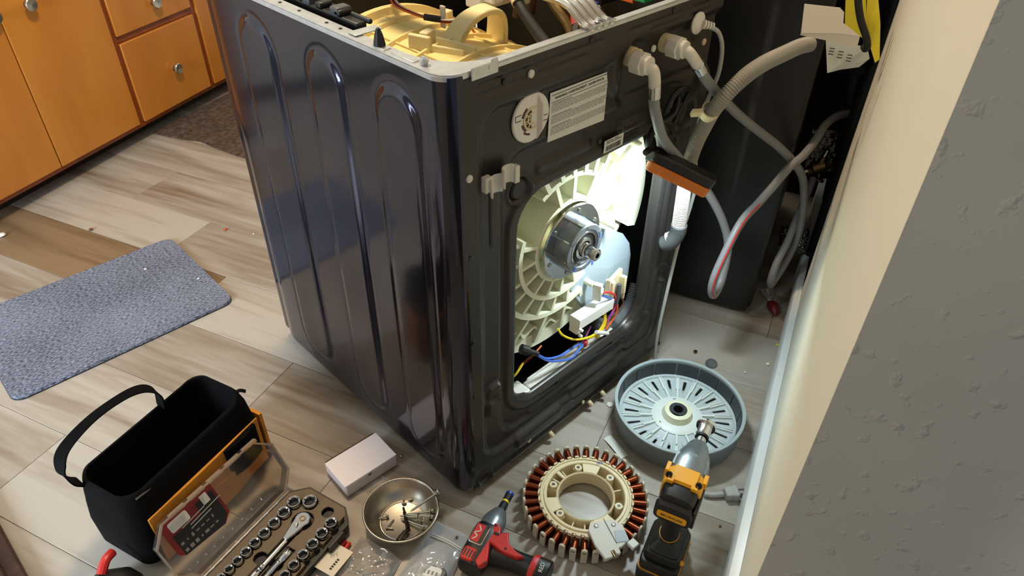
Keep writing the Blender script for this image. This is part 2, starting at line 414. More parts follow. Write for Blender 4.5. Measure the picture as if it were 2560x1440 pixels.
# ------------------------------------------------------------------ kitchen cabinet along the back
CA = math.radians(24.5); CD = 1.838
cab = thing('base_cabinet', 'honey birch kitchen base cabinet with round nickel knobs', 'cabinet', (-math.sin(CA)*CD, math.cos(CA)*CD, 0), CA)
fr = MB()                                     # local x = along the face, local y = into the cabinet
fr.box((1.17, 0.31, 0.47), (1.76, 0.56, 0.80)); fr.build('carcass', M['cabframe'], cab, bevel=0.002)
MB().box((1.17, 0.35, 0.034), (1.76, 0.50, 0.066)).build('toe_kick', M['toekick'], cab)
fm = MB()
for a0, a1, z0, z1 in ((1.058, 1.084, .07, .86), (1.468, 1.492, .07, .86), (.292, 2.05, .066, .080), (1.084, 1.468, .386, .409), (.292, 2.05, .84, .87), (.292, .322, .07, .86), (1.084, 1.468, .56, .58)):
    fm.box(((a0+a1)/2, 0.022, (z0+z1)/2), (a1-a0, 0.024, z1-z0))
fm.build('face_frame', M['cabframe'], cab, bevel=0.0015)
MB().box((1.17, 0.30, 0.89), (1.80, 0.64, 0.04)).build('worktop', M['white'], cab, bevel=0.004)
def knob(parent, a, z):
    mx = along((a, 0, z), (0, -1, 0))
    return MB().lathe([(0.0, -0.001), (0.012, -0.001), (0.012, 0.002), (0.006, 0.004), (0.007, 0.012), (0.0195, 0.017), (0.0205, 0.0225), (0.018, 0.0255), (0.0, 0.024)], 24, mx).build('knob', M['nickel'], parent)
def front(nm, a0, a1, z0, z1, ka, kz):
    d = MB().box(((a0+a1)/2, 0.009, (z0+z1)/2), (a1-a0, 0.018, z1-z0)).build(nm, M['cab'], cab, bevel=0.003)
    if ka: knob(d, ka, kz)
front('door', 0.694, 1.060, .083, .80, .794, .606); front('door', 0.326, 0.691, .083, .80, .668, .603); 
front('drawer', 1.084, 1.466, .083, .384, 1.298, .223); front('drawer', 1.082, 1.466, .411, .56, 1.284, .480); front('drawer', 1.084, 1.466, .583, .80, 1.29, .69)
front('door', 1.492, 1.87, .083, .80, 1.8, .60)

# ------------------------------------------------------------------ floor coverings
mm = bpy.data.materials.new('marled_mat'); mm.use_nodes = True
nt = mm.node_tree; b = nt.nodes['Principled BSDF']; b.inputs['Roughness'].default_value = 0.95
tc = nt.nodes.new('ShaderNodeTexCoord'); mp = nt.nodes.new('ShaderNodeMapping'); mp.inputs['Scale'].default_value = (0.55, 1.3, 1.0); nt.links.new(tc.outputs['Object'], mp.inputs[0])
n = nt.nodes.new('ShaderNodeTexNoise'); n.inputs['Scale'].default_value = 210; n.inputs['Detail'].default_value = 3; nt.links.new(mp.outputs[0], n.inputs['Vector'])
n3 = nt.nodes.new('ShaderNodeTexNoise'); n3.inputs['Scale'].default_value = 4; nt.links.new(tc.outputs['Object'], n3.inputs['Vector'])
ax = nt.nodes.new('ShaderNodeMath'); ax.operation = 'MULTIPLY_ADD'; ax.inputs[1].default_value = 0.25; nt.links.new(n3.outputs['Fac'], ax.inputs[0]); nt.links.new(n.outputs['Fac'], ax.inputs[2])
r = nt.nodes.new('ShaderNodeValToRGB'); r.color_ramp.elements[0].position = .48; r.color_ramp.elements[1].position = .78
r.color_ramp.elements[0].color = lin((62, 66, 80)) + (1,); r.color_ramp.elements[1].color = lin((140, 147, 168)) + (1,)
nt.links.new(ax.outputs[0], r.inputs[0]); nt.links.new(r.outputs[0], b.inputs['Base Color'])
bp = nt.nodes.new('ShaderNodeBump'); bp.inputs['Strength'].default_value = 0.9; bp.inputs['Distance'].default_value = 0.004; nt.links.new(n.outputs['Fac'], bp.inputs['Height']); nt.links.new(bp.outputs[0], b.inputs['Normal'])
dm = thing('door_mat', 'blue-grey marled low-pile mat with rounded corners on the floor', 'mat', (-0.305, 1.19, 0), math.radians(-0.5))
P = roundrect(-0.287, -0.217, 0.287, 0.217, 0.032, 8)
MB().prism(P, 0.003, 0.0095, inset=0.006).build('pile', mm, dm, smooth=0)
MB().prism(roundrect(-0.288, -0.218, 0.288, 0.218, 0.033, 8), 0.0004, 0.003).build('backing', M['blackrub'], dm, smooth=0)
rug = MB()
ed = [(1.02, 1.30), (1.018, 1.50), (1.03, 1.62), (1.05, 1.73), (1.030, 1.81), (1.022, 1.95), (1.9, 1.95), (1.9, 1.30)]
rug.prism([RU(*p)[:2] for p in ed], 0.0005, 0.007)
tag(rug.build('floor_rug', M['carpet'], smooth=0), 'brown speckled carpet piece in front of the cabinet behind the washer', 'rug')

# ------------------------------------------------------------------ washing machine, rear towards the camera, top plate removed
W, D, H = 0.685, 0.705, 0.939
wm = thing('washing_machine', 'graphite front-load washing machine with its top off and rear opening uncovered', 'washing machine', (0, 0, 0))
ZB = 0.022
def side_profile(xs_len):
    return xs_len
def rib_h(y, z):
    h = np.zeros_like(y)
    for y0, y1 in ((0.054, 0.172), (0.248, 0.363), (0.464, 0.597)):
        d = sd_rr(y, z, y0, 0.075, y1, 0.903, (y1-y0)/2 - 0.0005)
        h = h + 0.0055*step(d + 0.009, 0.016) - 0.0010*step(np.abs(d+0.002)-0.006, 0.006)
    return h
def side_sheet(flip=False):
    R = 0.032                                    # s runs round the rear corner, then along the side
    arc = R*PI/2
    ss = np.concatenate([np.linspace(0, arc, 10), np.arange(arc+0.004, 0.662 + arc - R, 0.004), np.linspace(0.664+arc-R, 0.664+arc-R+0.05, 10)])
    zs = np.concatenate([np.linspace(ZB, 0.06, 8), np.arange(0.0645, H-0.004, 0.0045), [H-0.002]])
    def place(s, z, h):
        if s < arc:
            a = s/R; p = Vector((R - R*math.sin(a), R - R*math.cos(a))); n = Vector((-math.sin(a), -math.cos(a)))
        else:
            y = R + s - arc
            if y > 0.664:                         # roll inwards to the front bezel
                a = min(1.0, (y-0.664)/0.05); p = Vector((0.012*a*a, y)); n = Vector((-1, 0))
            else: p = Vector((0, y)); n = Vector((-1, 0))
        lift = 0.010*max(0.0, (0.045-z)/0.023)**2   # rolled bottom edge
        p = p + n*(h - lift)
        return (p.x, p.y, z)
    hf = lambda S_, Z: np.where(S_ > arc, rib_h(R + S_ - arc, Z), 0.0)
    return sheet(ss, zs, place, hf)
side = side_sheet()
side_o = side.build('side_panel', M['steelpaint'], wm, smooth=60)
# rear sheet
WX0, WX1, WZ0, WZ1, WR = 0.163, 0.580, 0.174, 0.681, 0.062
def win(x, z): return sd_rr(x, z, WX0, WZ0, WX1, WZ1, WR)
def rear_hole(x, z):
    d = win(x, z)
    for a in (0.242, 0.433):
        d = np.minimum(d, sd_rr(x, z, a, 0.6868, a+0.068, 0.6935, 0.003))
    for a, zz in ((0.235, 0.160), (0.425, 0.160)):
        d = np.minimum(d, sd_rr(x, z, a, zz-0.0035, a+0.06, zz+0.0035, 0.003))
    return d
def rear_h(x, z):
    h = np.zeros_like(x)
    dv = sd_rr(x, z, 0.385, 0.768, 0.72, 0.900, 0.045)
    d1 = np.maximum(sd_rr(x, z, 0.058, 0.085, 0.655, 0.878, 0.055), -sd_rr(x, z, 0.372, 0.80, 0.80, 1.1, 0.06))
    h += 0.011*step(d1 + 0.009, 0.018)
    d2 = sd_rr(x, z, 0.112, 0.110, 0.625, 0.783, 0.06); h += 0.008*step(d2+0.008, 0.015)
    h += 0.012*step(dv + 0.010, 0.02)
    dw = win(x, z); h -= 0.007*step(dw - 0.030, 0.010); h += 0.010*step(dw-0.0045, 0.009)
    # knock-outs
    for cx, cz, r in ((0.163, 0.702, 0.026), (0.093, 0.272, 0.025), (0.648, 0.286, 0.024), (0.058, 0.044, 0.02)):
        d = sd_c(x, z, cx, cz, r); h -= 0.004*step(np.abs(d)-0.003, 0.006); h += 0.004*step(d+0.006, 0.006)
    # beads pressed into the sheet
    for x0, z0, x1, z1 in ((0.062, 0.911, 0.335, 0.916), (0.062, 0.897, 0.30, 0.902), (0.40, 0.911, 0.64, 0.916), (0.46, 0.900, 0.64, 0.905)):
        h += 0.004*step(sd_rr(x, z, x0, z0, x1, z1, 0.0024)-0.001, 0.004)
    for x0, z0, x1, z1, r in ((0.20, 0.712, 0.345, 0.737, 0.012), (0.425, 0.712, 0.52, 0.735, 0.012), (0.150, 0.058, 0.30, 0.100, 0.012), (0.33, 0.075, 0.50, 0.120, 0.014), (0.20, 0.118, 0.40, 0.135, 0.008), (0.53, 0.10, 0.63, 0.18, 0.02)):
        h -= 0.006*step(sd_rr(x, z, x0, z0, x1, z1, r)+0.002, 0.008)
    h -= 0.008*step(sd_rr(x, z, 0.075, 0.21, 0.115, 0.30, 0.01)+0.003, 0.008)
    h -= 0.004*step(sd_c(x, z, 0.600, 0.700, 0.055), 0.01); h += 0.007*step(sd_c(x, z, 0.600, 0.70, 0.040), 0.012)
    h += 0.003*step(np.abs(x-0.091)-0.001, 0.004)*step(np.abs(z-0.68)-0.06, 0.01)
    h += 0.008*step(z-0.030, 0.012) - 0.004*step(z-0.044, 0.006)
    return h
xs = np.arange(0.030, 0.6851, 0.0034); zs = np.arange(ZB, H-0.003, 0.0034)
sheet(xs, zs, lambda x, z, h: (x, float(h)+0.0015, z), rear_h, rear_hole).build('rear_panel', M['backpaint'], wm, smooth=60)
# rolled rim of the opening
rim = MB(); rp = roundrect(WX0-0.001, WZ0-0.001, WX1+0.001, WZ1+0.001, WR, 10)
rr = [[(x + (0.3715-x)*k, y, z + (0.4275-z)*k) for x, z in rp] for k, y in ((0, 0.0225), (0.004, 0.0235), (0.004, 0.033), (-0.006, 0.033))]
rim.rings(rr); rim.build('opening_rim', M['backpaint'], wm, smooth=60)
# dark inner shell, right side, front and base
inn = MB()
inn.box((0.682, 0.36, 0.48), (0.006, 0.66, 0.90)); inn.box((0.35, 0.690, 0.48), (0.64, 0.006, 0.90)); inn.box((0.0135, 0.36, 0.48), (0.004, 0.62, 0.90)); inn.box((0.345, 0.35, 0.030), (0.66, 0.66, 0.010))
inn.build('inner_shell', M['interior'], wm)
MB().box((0.3425, 0.722, 0.485), (0.66, 0.045, 0.91)).build('front_panel', M['steelpaint'], wm, bevel=0.012, seg=3)
MB().lathe([(0.24, 0.0), (0.24, 0.03), (0.20, 0.045), (0.17, 0.03), (0.0, 0.03)], 48, along((0.343, 0.744, 0.5), (0, 1, 0))).build('door', M['black'], wm)
for x, y in ((0.06, 0.06), (0.625, 0.06), (0.06, 0.64), (0.625, 0.64)):
    MB().lathe([(0.0, 0.0), (0.022, 0.0), (0.022, 0.012), (0.012, 0.014), (0.012, 0.026), (0, 0.026)], 20, Matrix.Translation((x, y, 0))).build('foot', M['blackrub'], wm)
# top flange: galvanised strip with a wide rounded gusset in the rear corner
fl = MB()
def arcp(cx, cz, r, a0, a1, n=10): return [(cx+r*math.cos(math.radians(a0+(a1-a0)*k/n)), cz+r*math.sin(math.radians(a0+(a1-a0)*k/n))) for k in range(n+1)]
outer = [(0.001, 0.70)] + arcp(0.033, 0.033, 0.032, 180, 270) + [(0.684, 0.001)]
inner = [(0.024, 0.70), (0.024, 0.30), (0.024, 0.1)] + arcp(0.112, 0.100, 0.084, 190, 262, 9) + [(0.30, 0.014), (0.684, 0.013)]
def strip(o, i, z0, z1):
    k = len(i); oo = []
    Lo = [0]; 
    for a, b2 in zip(o, o[1:]): Lo.append(Lo[-1] + math.dist(a, b2))
    Li = [0]
    for a, b2 in zip(i, i[1:]): Li.append(Li[-1] + math.dist(a, b2))
    def at(P, Ls, t):
        t *= Ls[-1]
        for q in range(len(P)-1):
            if t <= Ls[q+1] + 1e-9:
                f = (t-Ls[q])/max(1e-9, Ls[q+1]-Ls[q]); return (P[q][0]+(P[q+1][0]-P[q][0])*f, P[q][1]+(P[q+1][1]-P[q][1])*f)
        return P[-1]
    N_ = 90; R = []
    for t in range(N_+1):
        a = at(o, Lo, t/N_); b2 = at(i, Li, t/N_)
        R.append([(a[0], a[1], z0), (a[0], a[1], z1), (b2[0], b2[1], z1), (b2[0], b2[1], z0)])
    return R
fl.rings(strip(outer, inner, H-0.001, H+0.0015), True, True, True)
flo = fl.build('top_flange', M['galv'], wm, smooth=30)
ed = MB(); ed.rings([[(a[0], a[1], H-0.007), (a[0]-0.0, a[1], H-0.0005), (a[0]+(0.342-a[0])*0.004, a[1]+(0.35-a[1])*0.004, H-0.0005), (a[0]+(0.342-a[0])*0.004, a[1]+(0.35-a[1])*0.004, H-0.007)] for a in [(x-0.0022 if x < 0.02 else x, y) for x, y in outer]], True, True, True)
ed.build('flange_edge', M['galv'], wm, smooth=40)
dt = MB()
for y in (0.44, 0.38, 0.30, 0.262): dt.lathe([(0.0, 0), (0.003, 0), (0.003, 0.0012), (0, 0.0012)], 10, Matrix.Translation((0.014, y, H+0.0012)))
dt.build('flange_hole', M['black'], flo)
for c, d in (((0.034, 0.225, H+0.0035), (0.050, 0.022, 0.0016)), ((0.013, 0.10, H+0.002), (0.012, 0.05, 0.0022)), ((0.012, 0.155, H+0.002), (0.014, 0.03, 0.0022))):
    MB().box(c, d).build('flange_tab', M['galv'], flo, bevel=0.0006)
MB().lathe([(0.004, 0), (0.006, 0.004), (0.006, 0.012), (0.0, 0.013)], 12, along((0.013, 0.062, H), (0.3, -0.3, 1))).build('flange_stud', M['galv'], flo)
MB().lathe([(0.009, 0), (0.0085, 0.004), (0.006, 0.016), (0.003, 0.024), (0.0, 0.026)], 12, Matrix.Translation((0.013, 0.160, H+0.003))).build('clip_peg', M['black'], wm)
br = MB(); br.box((0.070, -0.0025, H-0.003), (0.050, 0.0025, 0.018)); br.box((0.088, -0.0025, H+0.007), (0.012, 0.0025, 0.006))
bro = br.build('corner_bracket', M['galv'], wm, bevel=0.001)
MB().lathe([(0, 0), (0.0036, 0), (0.0036, 0.001), (0, 0.001)], 12, along((0.080, -0.0038, H-0.001), (0, -1, 0))).build('bracket_hole', M['white'], bro)
# black wiring rail along the left flange
rl = MB(); rl.box((0.050, 0.375, H-0.006), (0.020, 0.235, 0.020)); rl.box((0.063, 0.36, H+0.004), (0.008, 0.22, 0.008))
for y in (0.31, 0.365, 0.42): rl.box((0.052, y, H+0.008), (0.026, 0.016, 0.010))
rlo = rl.build('wiring_rail', M['black'], wm, bevel=0.003)
for y in (0.318, 0.402): MB().box((0.053, y, H+0.008), (0.028, 0.022, 0.016)).build('rail_clip', M['capdk'], rlo, bevel=0.003)
# aluminium cross brace with four pressed beads
bz = MB(); prof = []
for k in range(33):
    t = k/32; prof.append((0.284 + 0.064*t, 0.0042*math.cos(t*8*PI)))
path = [(-0.006, H+0.0042), (0.012, H+0.0045), (0.022, H+0.010), (0.046, H+0.026), (0.060, H+0.030), (0.20, H+0.030), (0.62, H+0.028)]
bz.rings([[(x, y, z+h) for x, h in prof] for y, z in path], False)
bzo = bz.build('cross_brace', M['alu'], wm, smooth=70, solid=0.0016)
sc = MB(); sc.lathe([(0, 0.004), (0.004, 0.0035), (0.007, 0.001), (0.007, 0)], 14, Matrix.Translation((0.318, 0.004, H+0.008))); sc.build('screw', M['steel'], bzo)

# plastic tub seen from above
TC = Vector((0.343, 0, 0.50))
tm = Matrix(((1, 0, 0, TC.x), (0, 0, 1, 0), (0, 1, 0, TC.z), (0, 0, 0, 1)))      # lathe axis -> +y
pr = [(0.0, 0.124), (0.285, 0.124), (0.296, 0.130)]
for y in (0.15, 0.21, 0.30, 0.39, 0.48, 0.56):
    pr += [(0.312, y-0.006), (0.320, y-0.003), (0.320, y+0.003), (0.312, y+0.006)]
pr += [(0.314, 0.60), (0.329, 0.605), (0.329, 0.622), (0.314, 0.627), (0.300, 0.65), (0.26, 0.665), (0.20, 0.668)]
pr[1] = (0.298, 0.124); pr[2] = (0.310, 0.130)
tub = MB().lathe(pr, 96, tm).build('tub', M['tub'], wm, smooth=40)
tr = MB()
for a in range(20, 165, 12):                        # long ribs on the crown of the tub
    A = math.radians(a); mx = frame((TC.x + 0.3125*math.cos(A), 0.365, TC.z + 0.3125*math.sin(A)), (-math.sin(A), 0, math.cos(A)), (math.cos(A), 0, math.sin(A)))
    tr.box((0, 0, 0), (0.48, 0.004, 0.007), mx @ Matrix.Rotation(PI/2, 4, 'Z'))
tr.build('tub_rib', M['tub'], tub, bevel=0.001)
hk = MB()
hp = [(0.340, 0.395, 0.785), (0.348, 0.385, 0.825), (0.362, 0.366, 0.856), (0.388, 0.350, 0.872), (0.418, 0.350, 0.866), (0.440, 0.362, 0.838), (0.452, 0.378, 0.780)]
P = catmull(hp, 6); R = []
for i, p in enumerate(P):
    t = (P[min(i+1, len(P)-1)]-P[max(0, i-1)]).normalized(); side_v = Vector((0.1, 0.99, 0)).normalized(); nrm = t.cross(side_v).normalized()
    wv = 0.022 + 0.010*abs(i/(len(P)-1)-0.5)*2; th = 0.006
    R.append([p + side_v*wv + nrm*th, p + side_v*wv - nrm*th, p - side_v*wv - nrm*th, p - side_v*wv + nrm*th])
hk.rings(R, True, True, True)
hk.build('tub_hook', M['tubhook'], tub, bevel=0.003)
for c, d, r_ in (((0.300, 0.415, 0.822), (0.030, 0.020, 0.030), .3), ((0.276, 0.410, 0.820), (0.010, 0.05, 0.030), .3), ((0.318, 0.350, 0.818), (0.006, 0.10, 0.020), .2), ((0.295, 0.36, 0.812), (0.006, 0.09, 0.018), .35), ((0.405, 0.480, 0.826), (0.020, 0.020, 0.028), .2)):
    MB().box(c, d, rot=r_).build('tub_boss', M['tubhook'], tub, bevel=0.003)
# wiring draped over the tub
for i, (c, off) in enumerate((('worange', 0), ('wred', .004), ('worange', .008), ('black', .004), ('white', .011))):
    MB().tube([(0.36+off, 0.62, 0.849), (0.335+off, 0.56, 0.843), (0.345+off*.6, 0.49, 0.836), (0.365, 0.44, 0.832+off*.4), (0.40, 0.42, 0.829+off*.4), (0.44, 0.42, 0.79)], 0.0022, 6).build('wire', M[c], wm)
MB().tube([(0.342, 0.475, 0.840), (0.350, 0.462, 0.839), (0.362, 0.448, 0.837)], 0.007, 8).build('wire_sleeve', M['black'], wm)
ct = MB(); ct.box((0.372, 0.452, 0.839), (0.006, 0.014, 0.045)); ct.build('cable_tie', M['offwhite'], wm, bevel=0.002)
MB().lathe([(0.0275, -0.02), (0.0275, 0), (0.0265, 0.008), (0.020, 0.016), (0.009, 0.0195), (0, 0.020)], 28, along((0.150, 0.074, H-0.048), (0, 0, 1))).build('damper_dome', M['lilac'], wm)
# inlet valve, hoses and wiring at the far right of the well
vb = MB(); vb.box((0.50, 0.43, 0.872), (0.13, 0.05, 0.050)); vb.box((0.455, 0.400, 0.880), (0.03, 0.05, 0.03)); vb.box((0.54, 0.395, 0.865), (0.03, 0.03, 0.04))
vbo = vb.build('valve_block', M['white'], wm, bevel=0.004)
MB().tube([(0.512, 0.40, 0.89), (0.500, 0.375, 0.876), (0.494, 0.36, 0.862)], 0.012, 12).build('valve_spout', M['ivory'], vbo)
MB().tube([(0.497, 0.363, 0.866), (0.478, 0.320, 0.850), (0.440, 0.250, 0.842), (0.404, 0.19, 0.842), (0.37, 0.10, 0.835), (0.36, 0.05, 0.80)], 0.0115, 12).build('fill_hose', M['blackrub'], wm)
cl_ = MB()
for t in (0.0, 0.012): cl_.lathe([(0.0125, -0.002), (0.0145, -0.002), (0.0145, 0.002), (0.0125, 0.002)], 20, along((0.500-t*.6, 0.370-t*1.2, 0.872-t*.6), (-0.35, -0.75, -0.5)), loop=True)
cl_.build('hose_clamp', M['ivory'], wm)
MB().tube([(0.540, 0.34, 0.90), (0.515, 0.27, 0.868), (0.512, 0.235, 0.845), (0.50, 0.19, 0.80)], 0.0105, 10).build('dispenser_tube', M['brass'], wm)
MB().tube([(0.56, 0.43, 0.895), (0.53, 0.36, 0.884), (0.535, 0.29, 0.876), (0.545, 0.25, 0.87)], 0.004, 8).build('wire', M['black'], wm)
MB().tube([(0.57, 0.38, 0.90), (0.555, 0.30, 0.885), (0.565, 0.26, 0.875)], 0.002, 6).build('wire', M['white'], wm)
MB().tube([(0.515, 0.215, 0.848), (0.528, 0.232, 0.868)], 0.011, 10).build('push_connector', M['pink'], wm)
MB().tube([(0.548, 0.205, 0.865), (0.566, 0.215, 0.878)], 0.010, 8).build('push_connector', M['blue'], wm)
MB().tube([(0.500, 0.20, 0.83), (0.515, 0.21, 0.848)], 0.013, 8).build('connector_boot', M['black'], wm)
yc = MB(); yc.tube([(0.530, 0.195, 0.850), (0.540, 0.20, 0.868), (0.532, 0.215, 0.887)], 0.0035, 8); yc.tube([(0.540, 0.20, 0.868), (0.556, 0.195, 0.880)], 0.0035, 8)
yc.lathe([(0.0, 0), (0.005, 0), (0.005, 0.005), (0, 0.005)], 10, along((0.529, 0.192, 0.846), (0, -.6, 1)))
yc.build('wire_holder', M['white'], wm)
pcbx = MB(); pcbx.box((0.62, 0.26, 0.895), (0.07, 0.09, 0.05)); pcbo = pcbx.build('mains_filter', M['black'], wm, bevel=0.004)
MB().box((0.600, 0.155, 0.905), (0.045, 0.045, 0.022)).build('terminal_block', M['worange'], wm, bevel=0.002)
MB().box((0.585, 0.115, 0.91), (0.03, 0.03, 0.014)).build('terminal_cap', M['green'], wm, bevel=0.002)
MB().tube([(0.585, 0.125, 0.915), (0.62, 0.20, 0.935), (0.64, 0.26, 0.93)], 0.002, 6).build('wire', M['green'], wm)
wv_ = MB()
for x in (0.575, 0.615): wv_.tube([(x, 0.44, 0.80), (x, 0.42, 0.93)], 0.012, 10, 0)
wv_.build('valve_solenoid', M['brown'], wm)

# back of the tub: cream moulding with deep ribs
tb = MB(); YB, YF = 0.118, 0.060
def ringwall(r0, r1, a0, a1, yb, yf, n=None):
    n = n or max(2, int(abs(a1-a0)/5)); R = []
    for k in range(n+1):
        A = math.radians(a0+(a1-a0)*k/n); c, s_ = math.cos(A), math.sin(A)
        R.append([(TC.x+r0*c, yb, TC.z+r0*s_), (TC.x+r0*c, yf, TC.z+r0*s_), (TC.x+r1*c, yf, TC.z+r1*s_), (TC.x+r1*c, yb, TC.z+r1*s_)])
    full = abs(a1-a0) >= 360
    if full: R.pop()
    tb.rings(R, True, not full, not full, loop=full)
def radial(a, r0, r1, yb, yf0, yf1, w):
    A = math.radians(a); mx = Matrix(((math.cos(A), 0, -math.sin(A), TC.x), (0, 1, 0, 0), (math.sin(A), 0, math.cos(A), TC.z), (0, 0, 0, 1)))
    h = w/2; V = []
    for r, yf in ((r0, yf0), (r1, yf1)):
        V += [(r, yb, -h), (r, yb, h), (r, yf, h*0.8), (r, yf, -h*0.8)]
    tb.add(V, [(0, 1, 2, 3), (7, 6, 5, 4), (0, 4, 5, 1), (1, 5, 6, 2), (2, 6, 7, 3), (3, 7, 4, 0)], mx)
tb.lathe([(0.05, YB), (0.285, YB), (0.292, YB+0.02), (0.285, YB+0.008)], 96, tm)
ringwall(0.083, 0.094, 0, 360, YB, 0.055)
ringwall(0.128, 0.138, 158, 300, YB, 0.056); ringwall(0.136, 0.146, 50, 122, YB, 0.058)
ringwall(0.178, 0.189, 205, 292, YB, 0.064)
ringwall(0.214, 0.282, 78, 222, YB, 0.066)            # pale flush band, upper left
ringwall(0.250, 0.285, 222, 300, YB, 0.088)
ringwall(0.255, 0.284, -20, 78, YB, 0.080)
for a in (166, 186, 206, 226, 246, 266, 286): radial(a, 0.090, 0.132, YB, 0.054, 0.056, 0.009)
for a in (56, 84, 106): radial(a, 0.090, 0.140, YB, 0.054, 0.058, 0.011)
for a in (136, 148): radial(a, 0.176, 0.216, YB, 0.072, 0.066, 0.013)
for a in (162, 180, 200): radial(a, 0.132, 0.218, YB, 0.058, 0.068, 0.009)
for a in (214, 230, 246, 262, 278): radial(a, 0.132, 0.182, YB, 0.058, 0.064, 0.010)
for a, w_ in ((206, .010), (223, .013), (240, .010), (258, .013), (276, .010), (292, .012)): radial(a, 0.182, 0.268, YB, 0.064, 0.080, w_)
for a in (50, 61, 73, 86, 99, 114): radial(a, 0.142, 0.190 + 0.012*math.sin(a), YB, 0.056, 0.062, 0.013)
for a in (12, 22, 32, 42, 52): radial(a, 0.090, 0.170 + 0.014*math.sin(a*2), YB, 0.054, 0.060, 0.019)
for a0, a1, r0, r1, y in ((-4, 14, 0.165, 0.255, 0.072), (16, 34, 0.185, 0.262, 0.066), (36, 58, 0.20, 0.265, 0.070), (10, 52, 0.10, 0.150, 0.060)): ringwall(r0, r1, a0, a1, YB, y)
# scalloped wave wall across the lower left
R = []
for k in range(61):
    A = math.radians(205 + 90*k/60); rr_ = 0.232 + 0.010*math.sin(k*0.72); c, s_ = math.cos(A), math.sin(A)
    R.append([(TC.x+(rr_-.003)*c, YB, TC.z+(rr_-.003)*s_), (TC.x+(rr_-.003)*c, 0.080, TC.z+(rr_-.003)*s_), (TC.x+(rr_+.003)*c, 0.080, TC.z+(rr_+.003)*s_), (TC.x+(rr_+.003)*c, YB, TC.z+(rr_+.003)*s_)])
tb.rings(R, True, True, True)
for a, r in ((-14, 0.16), (35, 0.245), (200, 0.24), (300, 0.19)):
    A = math.radians(a); tb.lathe([(0.0, 0.05), (0.007, 0.05), (0.009, YB)], 14, Matrix.Translation((r*math.cos(A), 0, r*math.sin(A))) @ tm)
tbo = tb.build('tub_back', M['cream'], wm, smooth=30)
gp = MB()                                         # smooth grey cover over the lower right of the tub back
V = [(0.360, .082, .430), (0.378, .078, .383), (0.382, .074, .345), (0.439, .066, .252), (0.490, .060, .236), (0.570, .064, .222), (0.597, .070, .270), (0.602, .074, .325), (0.596, .078, .360), (0.570, .082, .397), (0.523, .084, .428), (0.470, .084, .455), (0.52, .070, .33), (0.46, .074, .36)]
gp.add(V, [(0, 1, 13), (1, 2, 13), (2, 3, 13), (3, 4, 12, 13), (4, 5, 12), (5, 6, 12), (6, 7, 12), (7, 8, 12), (8, 9, 12), (9, 10, 12), (10, 11, 13, 12), (11, 0, 13)])
gp.build('sump_cover', M['greyplate'], wm, smooth=0, solid=0.012)
# bearing housing and splined shaft
def hub(prof, name, m, parent, n=48, **k): return MB().lathe(prof, n, tm, **k).build(name, m, parent)
bf = hub([(0.050, 0.048), (0.0815, 0.048), (0.083, 0.0465), (0.083, 0.0435), (0.0815, 0.042), (0.050, 0.042)], 'bearing_flange', M['steel'], wm)
fb = MB()
for k in range(6):
    A = math.radians(60*k+20); fb.lathe([(0.0, 0.040), (0.0045, 0.040), (0.0045, 0.0425)], 12, Matrix.Translation((0.070*math.cos(A), 0, 0.070*math.sin(A))) @ tm)
fb.build('flange_bolt', M['zinc'], bf)
hs = hub([(0.056, 0.046), (0.054, 0.030), (0.053, 0.012), (0.051, 0.010), (0.042, 0.010), (0.041, 0.013), (0.036, 0.013)], 'bearing_housing', M['drillgrey'], wm)
hn = MB()
for k in range(8):
    A = math.radians(45*k+10); c, s_ = math.cos(A), math.sin(A); mx = frame((TC.x+0.0548*c, 0.028, TC.z+0.0548*s_), (-s_, 0, c), (c, 0, s_)); hn.box((0, 0, 0), (0.0035, 0.030, 0.003), mx)
hn.build('housing_web', M['steel'], hs)
hb = MB()
for k in range(6):
    A = math.radians(60*k+25); hb.lathe([(0.0, 0.0095), (0.003, 0.0095), (0.003, 0.0105)], 10, Matrix.Translation((0.0465*math.cos(A), 0, 0.0465*math.sin(A))) @ tm)
hb.build('housing_screw', M['zinc'], hs)
hub([(0.0365, 0.012), (0.034, 0.0115), (0.034, 0.0135), (0.0365, 0.0135)], 'bearing_race', M['chrome'], hs, loop=True)
hub([(0.034, 0.014), (0.023, 0.014)], 'bearing_seal', M['blackrub'], hs)
hub([(0.023, 0.012), (0.017, 0.011), (0.017, 0.014), (0.023, 0.0145)], 'inner_race', M['chrome'], hs, loop=True)
sh = MB(); nspl = 22; R = []
for y, r0, r1 in ((0.013, .0145, .0145), (0.004, .0145, .0145), (0.003, .0110, .0128), (-0.021, .0110, .0128), (-0.0225, .0100, .0112)):
    R.append([((r1 if k % 4 in (1, 2) else r0)*math.cos(2*PI*k/88), (r1 if k % 4 in (1, 2) else r0)*math.sin(2*PI*k/88), y) for k in range(88)])
sh.rings(R, True, False, False, tm)
sh.lathe([(0.0106, -0.0225), (0.0058, -0.0225), (0.0052, -0.012), (0.0, -0.012)], 88, tm)
sh.build('drum_shaft', M['chrome'], wm, smooth=25)
for x, z in ((0.384, 0.512), (0.365, 0.452), (0.31, 0.463)):
    MB().box((x+0.006, 0.0095, z), (0.006, 0.0006, 0.010)).build('paint_mark', M['blueink'], hs)

